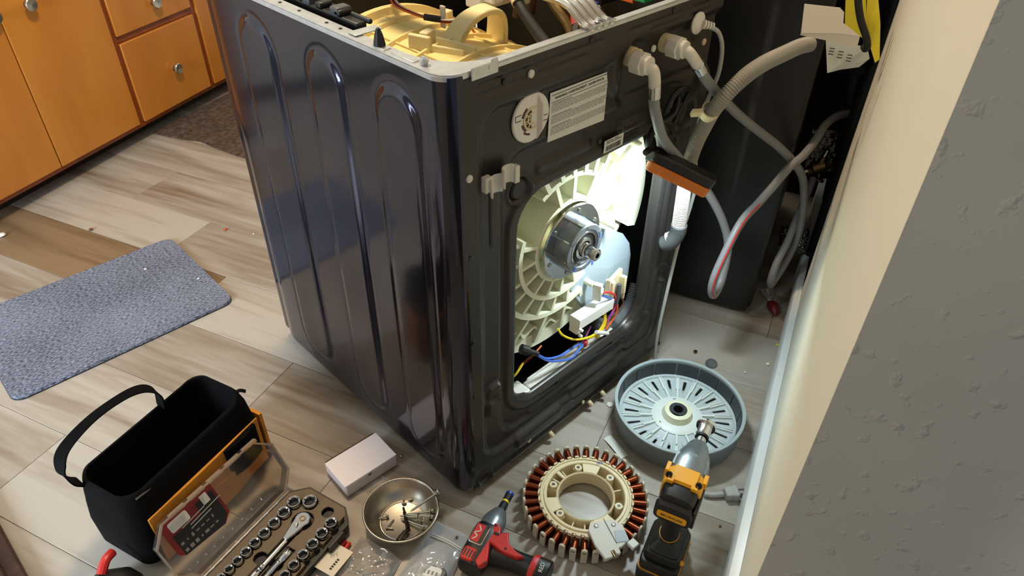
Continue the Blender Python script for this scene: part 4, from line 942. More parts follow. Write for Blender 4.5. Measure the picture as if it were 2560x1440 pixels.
# plate: polar grid with slots left out
nA = 288; rad = [0.030, 0.040, 0.052, 0.064, 0.076, 0.090, 0.100, 0.112, 0.122, 0.130, 0.1385]
def zplate(r): return 0.019 + 0.006*max(0, min(1, (0.075-r)/0.03))
V = []; idx = {}; F = []
def hole_at(j, i):
    if not (5 <= i <= 7): return False
    p = j % 16; return 7 <= p <= 9
for i, r in enumerate(rad):
    for j in range(nA):
        A = 2*PI*j/nA; V.append((r*math.cos(A), r*math.sin(A), zplate(r)))
for i in range(len(rad)-1):
    for j in range(nA):
        if hole_at(j, i): continue
        j2 = (j+1) % nA; F.append((i*nA+j, i*nA+j2, (i+1)*nA+j2, (i+1)*nA+j))
pl = MB(); pl.add(V, F); pl.build('rotor_plate', M['rotorin'], ro, smooth=30, solid=0.0035)
ringm = MB(); ringm.lathe([(0.1285, 0.019), (0.1300, 0.0235), (0.1370, 0.0235), (0.1375, 0.019)], 96); ringm.build('plate_rim', M['rotorin'], ro, smooth=40)
rb0 = None
for k in range(18):
    if rb0 is None:
        rb = MB()
        for s_ in (-1, 1):
            rb.box((0.108, s_*0.0030, 0.0215), (0.042, 0.0022, 0.006))
        rb.box((0.108, 0, 0.0198), (0.042, 0.0050, 0.0030)); rb.box((0.072, 0, 0.0225), (0.034, 0.0046, 0.007))
        rb0 = rb.build('rib', M['rib'], ro, bevel=0.0006)
        q = rb0
    else: q = rb0.copy(); COL.objects.link(q)
    q.rotation_euler = (0, 0, 2*PI*k/18)
hbm = MB().lathe([(0.037, 0.024), (0.034, 0.030), (0.031, 0.042), (0.027, 0.044), (0.021, 0.044)], 48).build('hub', M['cream'], ro, smooth=40)
MB().lathe([(0.060, 0.0235), (0.054, 0.0268), (0.036, 0.0275)], 60).build('hub_web', M['rib'], ro, smooth=40)
hxp = [(0.0205*math.cos(2*PI*k/48)*1.0, 0.0205*math.sin(2*PI*k/48)) for k in range(48)]
hxp = [(max(-.0175, min(.0175, x)), y) for x, y in hxp]
MB().rings([[(x, y, .030) for x, y in hxp], [(x, y, .0455) for x, y in hxp], [(.0115*math.cos(2*PI*k/48), .0115*math.sin(2*PI*k/48), .0455) for k in range(48)], [(.0115*math.cos(2*PI*k/48), .0115*math.sin(2*PI*k/48), .008) for k in range(48)]]).build('bushing', M['magnet'], ro, smooth=30)
hd_ = MB()
for k in range(3):
    A = 2*PI*k/3+0.5; hd_.lathe([(0, 0.0292), (0.0042, 0.0292), (0.0042, 0.0275)], 14, Matrix.Translation((0.047*math.cos(A), 0.047*math.sin(A), -0.0022)))
hd_.build('boss_hole', M['black'], ro)

# ------------------------------------------------------------------ stator with copper coils
SC = Vector((0.183, -0.177, 0))
stt = thing('motor_stator', 'ivory motor stator ring with 36 copper coils lying on the floor', 'stator', SC, 0.0)
sb = MB()
sb.lathe([(0.060, 0.004), (0.0575, 0.006), (0.0575, 0.040), (0.0600, 0.042), (0.0620, 0.040), (0.0620, 0.012)], 72)
sb.lathe([(0.0815, 0.006), (0.0815, 0.043), (0.0830, 0.0445), (0.0875, 0.0445), (0.0885, 0.041), (0.0915, 0.041), (0.0925, 0.044), (0.0955, 0.044), (0.0965, 0.038), (0.0965, 0.004)], 96)
for a, l in ((0, 1), (40, 1), (80, 1), (120, 1), (160, 1), (200, 1), (240, 1), (300, 1), (330, 1), (20, 0), (60, 0), (100, 0), (140, 0), (180, 0), (220, 0)):
    A = math.radians(a); mx = frame((0.0718*math.cos(A), 0.0718*math.sin(A), 0.02), (math.cos(A), math.sin(A), 0)); sb.box((0, 0, 0), (0.021, 0.0025, 0.028), mx)
sb.lathe([(0.061, 0.008), (0.083, 0.008)], 72)
sbo = sb.build('stator_body', M['ivory'], stt, smooth=35)
pass                                            # top web between the ports
for a0, a1 in ((18, 46), (86, 92), (140, 166), (236, 268)):
    R = []
    for k in range(9):
        A = math.radians(a0+(a1-a0)*k/8); c, s_ = math.cos(A), math.sin(A); R.append([(r*c, r*s_, z) for r, z in ((.060, .037), (.060, .042), (.084, .0425), (.084, .037))])
    MB().rings(R, True, True, True).build('stator_web', M['ivory'], stt, smooth=40, bevel=0.0008)
for k in range(6):
    A = math.radians(60*k + 54); c, s_ = math.cos(A)*0.0715, math.sin(A)*0.0715
    bo = MB().lathe([(0.0085, 0.008), (0.0085, 0.042), (0.0078, 0.0435), (0.0035, 0.0435), (0.0035, 0.02)], 22, Matrix.Translation((c, s_, 0))).build('bolt_boss', M['ivory'], stt)
    MB().lathe([(0, 0.0437), (0.0036, 0.0437), (0.0036, 0.042)], 14, Matrix.Translation((c, s_, 0))).build('bolt_hole', M['black'], bo)
coil0 = tooth0 = lug0 = None
nw = 7
for k in range(36):
    A = 2*PI*k/36
    if coil0 is None:
        R = []                                        # wound oval, slightly ribbed
        for i in range(22):
            s_ = 0.0 + i/21; x = 0.0985 + 0.0285*s_; kk = 1.0 + 0.020*(i % 2); hy = (0.0066 + 0.0012*s_)*kk; hz = 0.0165*kk
            ring = []
            for j in range(16):
                t = 2*PI*j/16; cx = math.cos(t); cz = math.sin(t)
                ring.append((x, hy*math.copysign(abs(cx)**0.6, cx), 0.0205 + hz*math.copysign(abs(cz)**0.6, cz)))
            R.append(ring)
        coil0 = MB().rings(R, True, True, True).build('coil', M['copper'], stt, smooth=70); q = coil0
        tt = MB(); tt.box((0.1295, 0, 0.0205), (0.005, 0.0130, 0.036)); tt.lathe([(0, 0), (.0065, 0), (.0065, .005), (0, .005)], 16, along((0.127, 0, 0.0385), (1, 0, 0)))
        tooth0 = tt.build('tooth', M['tooth'], stt, bevel=0.001); q2 = tooth0
        lg = MB(); lg.box((0.0985, 0.004, 0.0415), (0.004, 0.009, 0.010)); lg.box((0.0975, -0.004, 0.040), (0.003, 0.005, 0.006))
        lug0 = lg.build('winding_lug', M['ivory'], stt, bevel=0.0006); q3 = lug0
    else:
        q, q2, q3 = coil0.copy(), tooth0.copy(), lug0.copy()
        for x in (q, q2, q3): COL.objects.link(x)
    for x in (q, q2, q3): x.rotation_euler = (0, 0, A)
hs_ = MB(); hm = Matrix.Rotation(math.radians(-114), 4, 'Z')
hs_.prism([(0.070, -0.024), (0.083, -0.034), (0.118, -0.036), (0.152, -0.030), (0.152, -0.014), (0.140, -0.013), (0.140, -0.006), (0.150, -0.005), (0.150, 0.004), (0.139, 0.005), (0.139, 0.012), (0.130, 0.032), (0.096, 0.036), (0.078, 0.020)], 0.0455, 0.0545, hm)
hso = hs_.build('hall_sensor', M['pcb'], stt, bevel=0.0012)
hh = MB(); hh.box((0.118, 0.020, 0.0550), (0.026, 0.022, 0.0012), hm, rot=-0.25); hh.build('sensor_chip', M['greyplate'], hso)
hh = MB(); hh.box((0.140, 0.036, 0.050), (0.018, 0.018, 0.010), hm, rot=0.3); hh.build('connector', M['white'], hso, bevel=0.002)
hh = MB()
for y in (-0.009, 0.001): hh.box((0.142, y-0.002, 0.0520), (0.022, 0.0015, 0.004), hm)
hh.build('contact_pin', M['brass'], hso)
hh = MB(); hh.box((0.100, 0.005, 0.0551), (0.060, 0.0008, 0.0010), hm); hh.build('board_seam', M['ink'], hso)
for x, y in ((0.081, -0.016), (0.090, 0.018)): MB().lathe([(0, .0015), (.003, .0015), (.0045, .0008), (.0045, 0)], 14, hm @ Matrix.Translation((x, y, .0545))).build('board_rivet', M['nickel'], hso)
for k, (b_, dy) in enumerate((('70F 04', 0.004), ('Cu/C', -0.004))):
    m4 = Matrix.Rotation(math.radians(20), 4, 'Z') @ Matrix.Translation((0.0895+dy*0.6, 0.002, 0.0447)) @ Matrix.Rotation(math.radians(-60), 4, 'Z')
    text('handwriting', b_, 0.0062, M['blueink'], sbo, None, matrix=m4)

# ------------------------------------------------------------------ yellow and black impact wrench standing on its battery
iw = thing('impact_wrench', 'yellow and black cordless impact wrench standing on its battery', 'impact wrench', (0.203, -0.367, 0), 0.325)
Ix = Matrix.Rotation(0, 4, 'Z')
bt = MB(); bt.prism(roundrect(-0.062, -0.040, 0.052, 0.040, 0.012, 4), 0.0005, 0.034, inset=-0.02); bt.prism(roundrect(-0.058, -0.038, 0.048, 0.038, 0.012, 4), 0.034, 0.060)
bto = bt.build('battery', M['black'], iw, bevel=0.003, smooth=30)
MB().lathe([(0, 0), (.007, 0), (.007, .003), (0, .003)], 14, Matrix.Translation((-0.030, -0.037, 0.060)) @ Matrix.Scale(0.8, 4)).build('battery_button', M['wrenchyel'], bto)
MB().prism(roundrect(-0.0600, -0.0400, 0.0500, 0.0400, 0.012, 4), 0.0335, 0.0352).build('battery_seam', M['gold'], bto)
ft = MB(); ft.prism(roundrect(-0.050, -0.036, 0.046, 0.036, 0.014, 5), 0.060, 0.078, inset=0.10); ft.prism(roundrect(-0.044, -0.031, 0.040, 0.031, 0.014, 5), 0.078, 0.098, inset=0.45); ft.build('handle_foot', M['black'], iw, smooth=50, bevel=0.003)
gr = MB(); R = []
for z, x0, rx, ry in ((0.085, -0.004, .024, .019), (0.105, -0.003, .021, .0175), (0.135, 0.002, .0215, .018), (0.160, 0.007, .023, .019), (0.185, 0.010, .026, .021)): R.append([(x0 + rx*math.cos(2*PI*k/28), ry*math.sin(2*PI*k/28), z) for k in range(28)])
gr.rings(R, True, True, True); gro = gr.build('grip', M['blackrub'], iw, smooth=60)
MB().lathe([(.0215, 0), (.0232, 0), (.0232, .0014), (.0215, .0014)], 28, Matrix.Translation((-0.003, 0, 0.100)) @ Matrix.Diagonal((1, .84, 1, 1)), loop=True).build('grip_ring', M['gold'], gro)
MB().box((0.034, 0, 0.150), (0.014, 0.012, 0.026)).build('trigger', M['black'], iw, bevel=0.004)
ZC = 0.205
def bodyring(x, hw, hh_, e=0.55, z0=ZC, n=32):
    return [(x, hw*math.copysign(abs(math.cos(2*PI*k/n))**e, math.cos(2*PI*k/n)), z0 + hh_*math.copysign(abs(math.sin(2*PI*k/n))**e, math.sin(2*PI*k/n))) for k in range(n)]
md = MB(); md.rings([bodyring(-0.030, .026, .028), bodyring(-0.026, .031, .033), bodyring(-0.015, .033, .035), bodyring(0.004, .0335, .0355), bodyring(0.010, .034, .036)], True, True, True); md.build('motor_housing', M['black'], iw, smooth=40)
cpx = MB(); cpx.rings([bodyring(-0.042, .030, .017, .5, ZC-0.004), bodyring(-0.040, .034, .021, .5, ZC-0.004), bodyring(-0.029, .035, .024, .5, ZC-0.003), bodyring(-0.026, .032, .024, .5, ZC-0.003)], True, True, True); cpo = cpx.build('rear_cap', M['black'], iw, smooth=40)
mx = Matrix(((0, 0, -1, -0.0422), (-1, 0, 0, 0), (0, 1, 0, ZC-0.004), (0, 0, 0, 1)))
MB().prism(roundrect(-0.027, -0.0085, 0.027, 0.0085, 0.005, 4), 0, 0.0016, mx).build('name_plate', M['wrenchyel'], cpo, smooth=0)
text('lettering', 'BRUSHLESS', 0.0082, M['ink'], cpo, None, matrix=mx @ Matrix.Translation((0, 0, 0.0019)))
cb = MB(); cb.rings([bodyring(0.002, .0345, .0365), bodyring(0.004, .0365, .0385), bodyring(0.036, .037, .039), bodyring(0.040, .0355, .0375)], True, True, True)
cb.box((0.022, 0.0, ZC+0.0385), (0.036, 0.046, 0.005))
for s_ in (-1, 1): cb.box((0.038, s_*0.035, ZC+0.018), (0.022, 0.008, 0.026)); cb.box((0.006, s_*0.022, ZC+0.037), (0.016, 0.012, 0.009))
cbo = cb.build('collar', M['wrenchyel'], iw, smooth=30, bevel=0.002)
for s_ in (-1, 1):
    MB().lathe([(.003, 0), (.006, 0), (.006, .007), (.0035, .0075), (.0035, .004), (0, .004)], 14, along((0.012, s_*0.027, ZC+0.0395), (-0.75, s_*0.1, 0.7))).build('housing_bolt', M['blackrub'], cbo)
sp = MB(); sp.box((0.0, 0, 0), (0.06, 0.006, 0.035)); 
MB().box((0.005, -0.036, ZC-0.006), (0.075, 0.006, 0.045)).build('side_guard', M['black'], iw, bevel=0.002)
gs = MB(); gs.rings([bodyring(0.036, .0335, .0355, .6), bodyring(0.068, .0350, .0370, .7), bodyring(0.084, .034, .0355, .85), bodyring(0.108, .029, .030, 1.0), bodyring(0.118, .0235, .0240, 1.0), bodyring(0.126, .0225, .0225, 1.0), bodyring(0.136, .018, .018, 1.0), bodyring(0.139, .014, .014, 1.0)], True, True, True)
for s_ in (-1, 0, 1): gs.box((0.066, s_*0.024, ZC+0.031 - abs(s_)*0.008), (0.032, 0.014, 0.010))
gs.build('gear_case', M['drillgrey'], iw, smooth=40)
MB().lathe([(0, 0), (.0105, 0), (.0105, .026), (0, .026)], 24, along((0.137, 0, ZC), (1, 0, 0))).build('anvil', M['steel'], iw)
so = MB(); so.lathe([(0, .0), (.0125, .0), (.0135, .002), (.0135, .040), (.0120, .042), (.009, .042), (.009, .03), (0, .03)], 32, along((0.160, 0, ZC), (1, 0, 0))); soo = so.build('drive_socket', M['chrome'], iw)
MB().lathe([(.0128, .0), (.0133, .0), (.0133, .006), (.0128, .006)], 32, along((0.156, 0, ZC), (1, 0, 0)), loop=True).build('socket_band', M['blackrub'], soo)
MB().lathe([(.0, .0), (.0190, .0), (.0200, .0015), (.0200, .004), (.0, .004)], 40, along((0.188, 0, ZC), (1, 0, 0))).build('flange_washer', M['chrome'], soo)

# ------------------------------------------------------------------ red compact impact driver lying on its side
rd = thing('impact_driver', 'red and black compact cordless impact driver lying on its side', 'impact driver', (-0.022, -0.096, 0.0), math.radians(21)); rd.scale = (0.95, 0.95, 0.95)
ZR = 0.031
def lring(x, hw, hh_, e=0.8, z0=ZR, y0=0.0, n=28):
    return [(x, y0 + hw*math.copysign(abs(math.cos(2*PI*k/n))**e, math.cos(2*PI*k/n)), z0 + hh_*math.copysign(abs(math.sin(2*PI*k/n))**e, math.sin(2*PI*k/n))) for k in range(n)]
b_ = MB(); b_.rings([lring(-0.090, .020, .020, .7), lring(-0.087, .026, .025, .7), lring(-0.060, .030, .0285, .7), lring(-0.01, .031, .0295, .7), lring(0.006, .030, .0285, .75), lring(0.012, .027, .026, .8)], True, True, True); b_.build('motor_body', M['black'], rd, smooth=40)
n_ = MB(); n_.rings([lring(0.004, .0275, .027, .9), lring(0.030, .0275, .0265, 1), lring(0.042, .024, .0235, 1), lring(0.058, .0165, .0165, 1), lring(0.062, .0145, .0145, 1)], True, True, True); n_.build('gear_case', M['drillgrey'], rd, smooth=50)
MB().lathe([(0, 0), (.0100, 0), (.0085, .024), (.0075, .026), (0, .026)], 20, along((0.061, 0, ZR), (1, 0, 0))).build('bit_holder', M['blackrub'], rd)
MB().lathe([(0, 0), (.0078, 0), (.0078, .006), (0, .006)], 20, along((0.086, 0, ZR), (1, 0, 0))).build('bit_ring', M['ylw'], rd)
MB().lathe([(0, 0), (.0088, 0), (.0088, .020), (.0068, .021), (.0068, .014), (0, .014)], 20, along((0.092, 0, ZR), (1, 0, 0))).build('nut_driver', M['blackrub'], rd)
MB().lathe([(.0070, 0), (.0092, 0), (.0092, .005), (.0070, .005)], 20, along((0.1085, 0, ZR), (1, 0, 0)), loop=True).build('driver_collar', M['blue'], rd)
hn_ = MB()                                            # pistol grip in the lying plane
def gsec(p, w, hgt, d):
    d = Vector(d).normalized(); s_ = Vector((d.y, -d.x, 0)); n = 24
    return [Vector((p[0], p[1], ZR-0.004)) + s_*(w*math.copysign(abs(math.cos(2*PI*k/n))**.75, math.cos(2*PI*k/n))) + Vector((0, 0, hgt*math.copysign(abs(math.sin(2*PI*k/n))**.75, math.sin(2*PI*k/n)))) for k in range(n)]
hd3 = (-0.02, -1, 0)
hn_.rings([gsec((-0.030, -0.016), .032, .022, hd3), gsec((-0.031, -0.040), .024, .021, hd3), gsec((-0.030, -0.075), .020, .021, hd3), gsec((-0.030, -0.105), .021, .022, hd3), gsec((-0.030, -0.118), .024, .025, hd3)], True, True, True); hn_.build('grip', M['black'], rd, smooth=50)
rdp = MB()                                            # red shell: band along the body, sweeping down into the grip
rdp.prism([(-0.080, -0.010), (-0.088, -0.022), (-0.072, -0.034), (-0.058, -0.030), (-0.030, -0.020), (-0.038, -0.052), (-0.038, -0.082), (-0.030, -0.098), (-0.026, -0.080), (-0.018, -0.060), (-0.004, -0.050), (0.008, -0.046), (0.004, -0.038), (-0.002, -0.030), (0.010, -0.026), (0.016, -0.018), (0.016, -0.008), (0.0, -0.010), (-0.02, -0.012)], ZR+0.010, ZR+0.0275)
rdp.build('red_shell', M['red'], rd, bevel=0.003, seg=3)
vt = MB(); vt.prism(roundrect(-0.086, -0.006, -0.056, 0.022, 0.006, 3), ZR+0.018, ZR+0.0300); vto = vt.build('vent_panel', M['red'], rd, bevel=0.003)
vh = MB()
for k in range(4): vh.box((-0.071, 0.0165-0.0065*k, ZR+0.0301), (0.018, 0.0030, 0.0006))
vh.build('vent_slot', M['black'], vto)
lbp = MB(); lbp.prism(roundrect(-0.047, -0.008, 0.002, 0.024, 0.006, 4), ZR+0.024, ZR+0.0302); lbo2 = lbp.build('logo_plate', M['chrome'], rd, bevel=0.002)
MB().box((-0.022, 0.012, ZR+0.0304), (0.042, 0.018, 0.0007)).build('logo_field', M['red'], lbo2)
lz = MB(); lz.tube([(-0.040, 0.016, ZR+0.031), (-0.030, 0.010, ZR+0.031), (-0.024, 0.018, ZR+0.031), (-0.016, 0.008, ZR+0.031), (-0.006, 0.015, ZR+0.031)], 0.0012, 5, 4); lz.build('logo_stroke', M['white'], lbo2)
MB().prism(roundrect(-0.017, -0.046, 0.012, -0.026, 0.006, 3), ZR-0.014, ZR+0.010).build('trigger', M['black'], rd, bevel=0.003)
MB().prism(roundrect(-0.010, -0.030, -0.004, -0.018, 0.002, 3), ZR+0.0270, ZR+0.0285).build('reverse_switch', M['black'], rd)
bt2 = MB(); bt2.rings([gsec((-0.030, -0.122), .027, .0265, hd3), gsec((-0.030, -0.150), .027, .0265, hd3), gsec((-0.030, -0.153), .024, .0235, hd3)], True, True, True); bo2 = bt2.build('battery', M['black'], rd, smooth=40)
rg2 = MB(); rg2.rings([gsec((-0.030, -0.113), .0265, .0260, hd3), gsec((-0.030, -0.124), .0285, .0275, hd3), gsec((-0.030, -0.126), .027, .0265, hd3)], True, True, True); rg2.build('red_collar', M['red'], rd, smooth=40)
text('lettering', 'RED', 0.012, M['white'], bo2, None, matrix=Matrix.Translation((-0.034, -0.137, ZR+0.0228)) @ Matrix.Rotation(math.radians(5), 4, 'Z'))
sc_ = MB()
for x, y in ((-0.083, -0.006), (-0.076, -0.031), (-0.030, -0.055), (0.010, -0.014)): sc_.lathe([(0, .001), (.0028, .001), (.0028, 0)], 12, Matrix.Translation((x, y, ZR+0.0272)))
sc_.build('housing_screw', M['blackrub'], rd)
# ------------------------------------------------------------------ socket set in its open case
TA = math.radians(15.5); TO = (-0.300, 0.180, 0)
sk = thing('socket_case', 'open socket set case with clear lid leaning back against the tool bag', 'case', TO, TA)
X0, X1, Y0, Y1, CH = -0.190, 0.100, -0.082, 0.077, 0.030
octo = lambda d=0, c=CH: [(X0+d+c, Y0+d), (X1-d-c, Y0+d), (X1-d, Y0+d+c), (X1-d, Y1-d-c), (X1-d-c, Y1-d), (X0+d+c, Y1-d), (X0+d, Y1-d-c), (X0+d, Y0+d+c)]
LEFT = [(0.070, 0.019, .0148), (0.052, 0.046, .0140), (0.023, 0.046, .0128), (-0.005, 0.046, .0120), (-0.032, 0.046, .0116), (-0.057, 0.046, .0108), (-0.080, 0.046, .0104), (-0.102, 0.046, .0097), (-0.123, 0.046, .0092), (-0.143, 0.046, .0088), (-0.163, 0.046, .0085)]
RIGHT = [(0.053, -0.054, .0124), (0.026, -0.054, .0122), (-0.001, -0.054, .0118), (-0.028, -0.054, .0112), (-0.054, -0.054, .0106), (-0.078, -0.054, .0102), (-0.101, -0.054, .0098), (-0.124, -0.054, .0095)]
EMPTY = [(0.072, -0.027, .0125), (-0.073, 0.016, .0135), (-0.068, -0.022, .0135), (-0.16, -0.054, .009)]
base = MB(); base.prism(octo(0), 0.001, 0.0155); base.build('case_base', M['trayblk'], sk, bevel=0.003)
# tray face: fine sheet with wells sunk where the tools sit
def tray_h(x, y):
    h = np.zeros_like(x)
    def well(d, dep): 
        nonlocal h; h = np.minimum(h, -dep*step(d+0.0006, 0.0022))
    well(np.maximum(-(x-0.10) - 3, y+0.0695), 0.010)
    for a in (-0.12, -0.04, 0.035): well(sd_rr(x, y, a, -0.085, a+0.05, -0.064, 0.002), 0.012)
    for a, b, r in LEFT[:8]: h = h + 0.0012*step(sd_rr(x, y, a-0.004, b+r+0.0035, a+0.001, b+r+0.0055, 0.0005), 0.001)
    return h
d0 = 0.0025
def oct_hole(x, y):                               # keep only the octagon
    qx = np.maximum(x-(X1-d0), (X0+d0)-x); qy = np.maximum(y-(Y1-d0), (Y0+d0)-y)
    dg = np.maximum.reduce([(x-X1+y-Y1+CH), (X0-x+y-Y1+CH), (x-X1+Y0-y+CH), (X0-x+Y0-y+CH)])/math.sqrt(2) + d0
    d = -np.maximum(np.maximum(qx, qy), dg)
    for a, b, r in LEFT + RIGHT: d = np.minimum(d, sd_c(x, y, a, b, r+0.0018))
    for a, b, r in EMPTY: d = np.minimum(d, sd_c(x, y, a, b, r))
    for c in ((-0.20, -0.010, -0.002, 0.010, 0.004), (-0.005, -0.012, 0.03, 0.016, 0.01), (-0.15, -0.032, -0.026, -0.012, 0.003)): d = np.minimum(d, sd_rr(x, y, *c))
    return np.minimum(d, sd_c(x, y, 0.030, 0.003, 0.0225))
sheet(np.arange(X0, X1, 0.0016), np.arange(Y0, Y1, 0.0016), lambda x, y, h: (x, y, 0.0265+h), tray_h, oct_hole).build('tool_tray', M['tray'], sk, smooth=40, solid=0.004)
tw = MB(); R = [[(x, y, 0.012) for x, y in octo(0.0)], [(x, y, 0.0262) for x, y in octo(0.0)], [(x, y, 0.0262) for x, y in octo(0.004)], [(x, y, 0.02) for x, y in octo(0.004)]]
tw.rings(R); tw.build('tray_edge', M['trayblk'], sk, smooth=20)
for a in (-0.11, 0.03): MB().box((a, Y0-0.004, 0.020), (0.045, 0.010, 0.022)).build('latch', M['trayblk'], sk, bevel=0.002)
hg = MB(); hg.tube([(X0+0.03, Y1+0.003, 0.024), (X1-0.035, Y1+0.003, 0.024)], 0.0035, 10, 0); hg.build('hinge_pin', M['steel'], sk)
# lid: octagonal clear shell, leaning back
LT = math.radians(61); LM = Matrix(((1, 0, 0, 0), (0, math.cos(LT), -math.sin(LT), Y1+0.006), (0, math.sin(LT), math.cos(LT), 0.026), (0, 0, 0, 1)))
LH = 0.135; LX0, LX1 = X0, X1
oc = lambda d=0, c=0.032: [(LX0+d+c, d), (LX1-d-c, d), (LX1-d, d+c), (LX1-d, LH-d-c), (LX1-d-c, LH-d), (LX0+d+c, LH-d), (LX0+d, LH-d-c), (LX0+d, d+c)]
ld = MB(); ld.rings([[(x, y, 0.0) for x, y in oc(0)], [(x, y, -0.022) for x, y in oc(0.003)]], True, False, False, LM)
ld.prism(oc(0.003), -0.0235, -0.022, LM); ldo = ld.build('clear_lid', M['clear'], sk, smooth=0)
le = MB()
def frame_ring(mb, P0, P1, z0, z1): 
    n = len(P0); mb.add([(x, y, z0) for x, y in P0] + [(x, y, z0) for x, y in P1] + [(x, y, z1) for x, y in P0] + [(x, y, z1) for x, y in P1],
        [q for i in range(n) for q in ((i, (i+1) % n, n+(i+1) % n, n+i), (2*n+i, 3*n+i, 3*n+(i+1) % n, 2*n+(i+1) % n), (i, 2*n+i, 2*n+(i+1) % n, (i+1) % n), (n+i, n+(i+1) % n, 3*n+(i+1) % n, 3*n+i))], LM)
frame_ring(le, oc(0), oc(0.003), -0.003, 0.001)
for k in range(5): le.box((-0.12+0.045*k, LH-0.002, -0.006), (0.034, 0.006, 0.012), LM)
le.build('lid_rim', clear_mat('lid_rim_clear', (232, 214, 190), 0.22, 0.35, (226, 206, 182)), ldo, smooth=0)
lc = MB(); lc.prism([(-0.150, 0.045), (-0.060, 0.035), (-0.040, 0.05), (-0.040, 0.122), (-0.150, 0.122), (-0.160, 0.110), (-0.160, 0.055)], -0.0212, -0.0206, LM); lco = lc.build('label_card', M['redlabel'], ldo, smooth=0)
lp = MB(); lp.prism([(-0.150, 0.045), (-0.062, 0.036), (-0.046, 0.05), (-0.046, 0.085), (-0.150, 0.092)], -0.0205, -0.0202, LM); lp.prism([(-0.085, 0.085), (-0.046, 0.085), (-0.046, 0.110), (-0.085, 0.112)], -0.0205, -0.0202, LM); lp.build('label_panel', M['trayblk'], lco, smooth=0)
MB().prism(roundrect(-0.146, 0.096, -0.104, 0.118, 0.004, 3), -0.0203, -0.0200, LM).build('label_window', M['paperw'], lco, smooth=0); lw = MB(); lw.prism(roundrect(-0.072, 0.096, -0.056, 0.117, 0.001, 2), -0.0203, -0.0200, LM); lw.build('label_window', M['paperw'], lco, smooth=0)
lz = MB(); rn = random.Random(5)
for k in range(14):
    x = -0.143 + 0.012*(k % 7); y = 0.052 + 0.016*(k//7); lz.box((x, y, -0.0200), (rn.uniform(.003, .009), rn.uniform(.002, .008), 0.0002), LM)
lz.build('label_print', M['inkgrey'], lco)
lb3 = MB()
for x, y, l in ((-0.10, 0.094, 0.055), (-0.075, 0.088, 0.075), (-0.09, 0.080, 0.05)): lb3.box((x, y, -0.0200), (l, 0.0022, 0.0003), LM, rot=0.06)
lb3.build('label_picture', M['nickel'], lco)
# sockets: each one a tool of its own
def socket(i, name, label, x, y, r, group):
    t = MB(); n = 36; h0, h1 = 0.0160, 0.0360 - 0.0 if r > .012 else 0.0345
    hexr = lambda k: 0.70*r*math.cos(PI/6)/math.cos(((2*PI*k/n + .3) % (PI/3)) - PI/6)
    R = [[(r*.93*math.cos(2*PI*k/n), r*.93*math.sin(2*PI*k/n), h0) for k in range(n)]]
    for rr_, z in ((r, h0+.002), (r, h1-.0015), (r*.94, h1)): R.append([(rr_*math.cos(2*PI*k/n), rr_*math.sin(2*PI*k/n), z) for k in range(n)])
    R.append([(r*.86*math.cos(2*PI*k/n), r*.86*math.sin(2*PI*k/n), h1) for k in range(n)])
    for s_, z in ((1.10, h1-.002), (1.08, h0+.008)): R.append([(hexr(k)*s_*math.cos(2*PI*k/n), hexr(k)*s_*math.sin(2*PI*k/n), z) for k in range(n)])
    t.rings(R, True, True, False); o = thing(name, label, 'socket', (0, 0, 0), TA, group); 
    p = Matrix.Rotation(TA, 3, 'Z') @ Vector((x, y, 0)) + Vector(TO); o.location = p
    so_ = t.build('socket_shell', M['chrome'], o, smooth=30)
    MB().lathe([(0, h0+.0082), (r*.8, h0+.0082)], 20).build('drive_floor', M['blackrub'], o, smooth=0)
names = ['largest chrome socket beside the ratchet head, at the top corner of the tray', 'large chrome socket at the far end of the left row of the tray', 'second socket from the far end in the left row of the tray', 'third socket from the far end in the left row of the tray', 'fourth socket from the far end in the left row of the tray', 'fifth socket from the far end in the left row of the tray', 'sixth socket from the far end in the left row of the tray', 'seventh socket from the far end in the left row of the tray', 'eighth socket from the far end in the left row of the tray', 'ninth socket from the far end in the left row of the tray', 'small last socket of the left row at the bottom edge of the photo']
for i, (x, y, r) in enumerate(LEFT): socket(i, 'chrome_socket', names[i], x, y, r, 'sockets in the tray')
n2 = ['first socket below the empty well in the right row of the tray', 'second socket below the empty well in the right row of the tray', 'third socket below the empty well in the right row of the tray', 'fourth socket below the empty well in the right row of the tray', 'fifth socket below the empty well in the right row of the tray', 'sixth socket below the empty well in the right row of the tray', 'seventh socket below the empty well in the right row of the tray', 'small last socket of the right row at the bottom edge']
for i, (x, y, r) in enumerate(RIGHT): socket(i, 'chrome_socket', n2[i], x, y, r, 'sockets in the tray')
rt = thing('ratchet', 'chrome ratchet handle with teardrop head in the middle of the socket tray', 'ratchet', TO, TA)
hp_ = []
for k in range(25):
    A = -PI*0.68 + 2*PI*0.68*k/24; hp_.append((0.030 + 0.0165*math.cos(A), 0.002 + 0.0165*math.sin(A)))
hp_ += [(-0.004, 0.0105), (-0.022, 0.0055), (-0.022, -0.0045), (-0.004, -0.0075)]
MB().prism(hp_, 0.020, 0.0345).build('ratchet_head', M['chrome'], rt, bevel=0.002, seg=3)
MB().lathe([(.0062, 0), (.0066, .0008), (.0040, .0008), (.0040, 0)], 24, Matrix.Translation((0.031, 0.002, 0.0345))).build('head_ring', M['brass'], rt)
MB().prism([(0.008, -0.003), (0.018, 0.001), (0.018, 0.004), (0.013, 0.006), (0.010, 0.002)], 0.0345, 0.0375).build('direction_lever', M['nickel'], rt, bevel=0.0008)
rhd = MB(); rhd.tube([(-0.018, 0.0, 0.026), (-0.05, -0.0005, 0.026), (-0.085, -0.001, 0.026)], 0.0052, 14, 4)
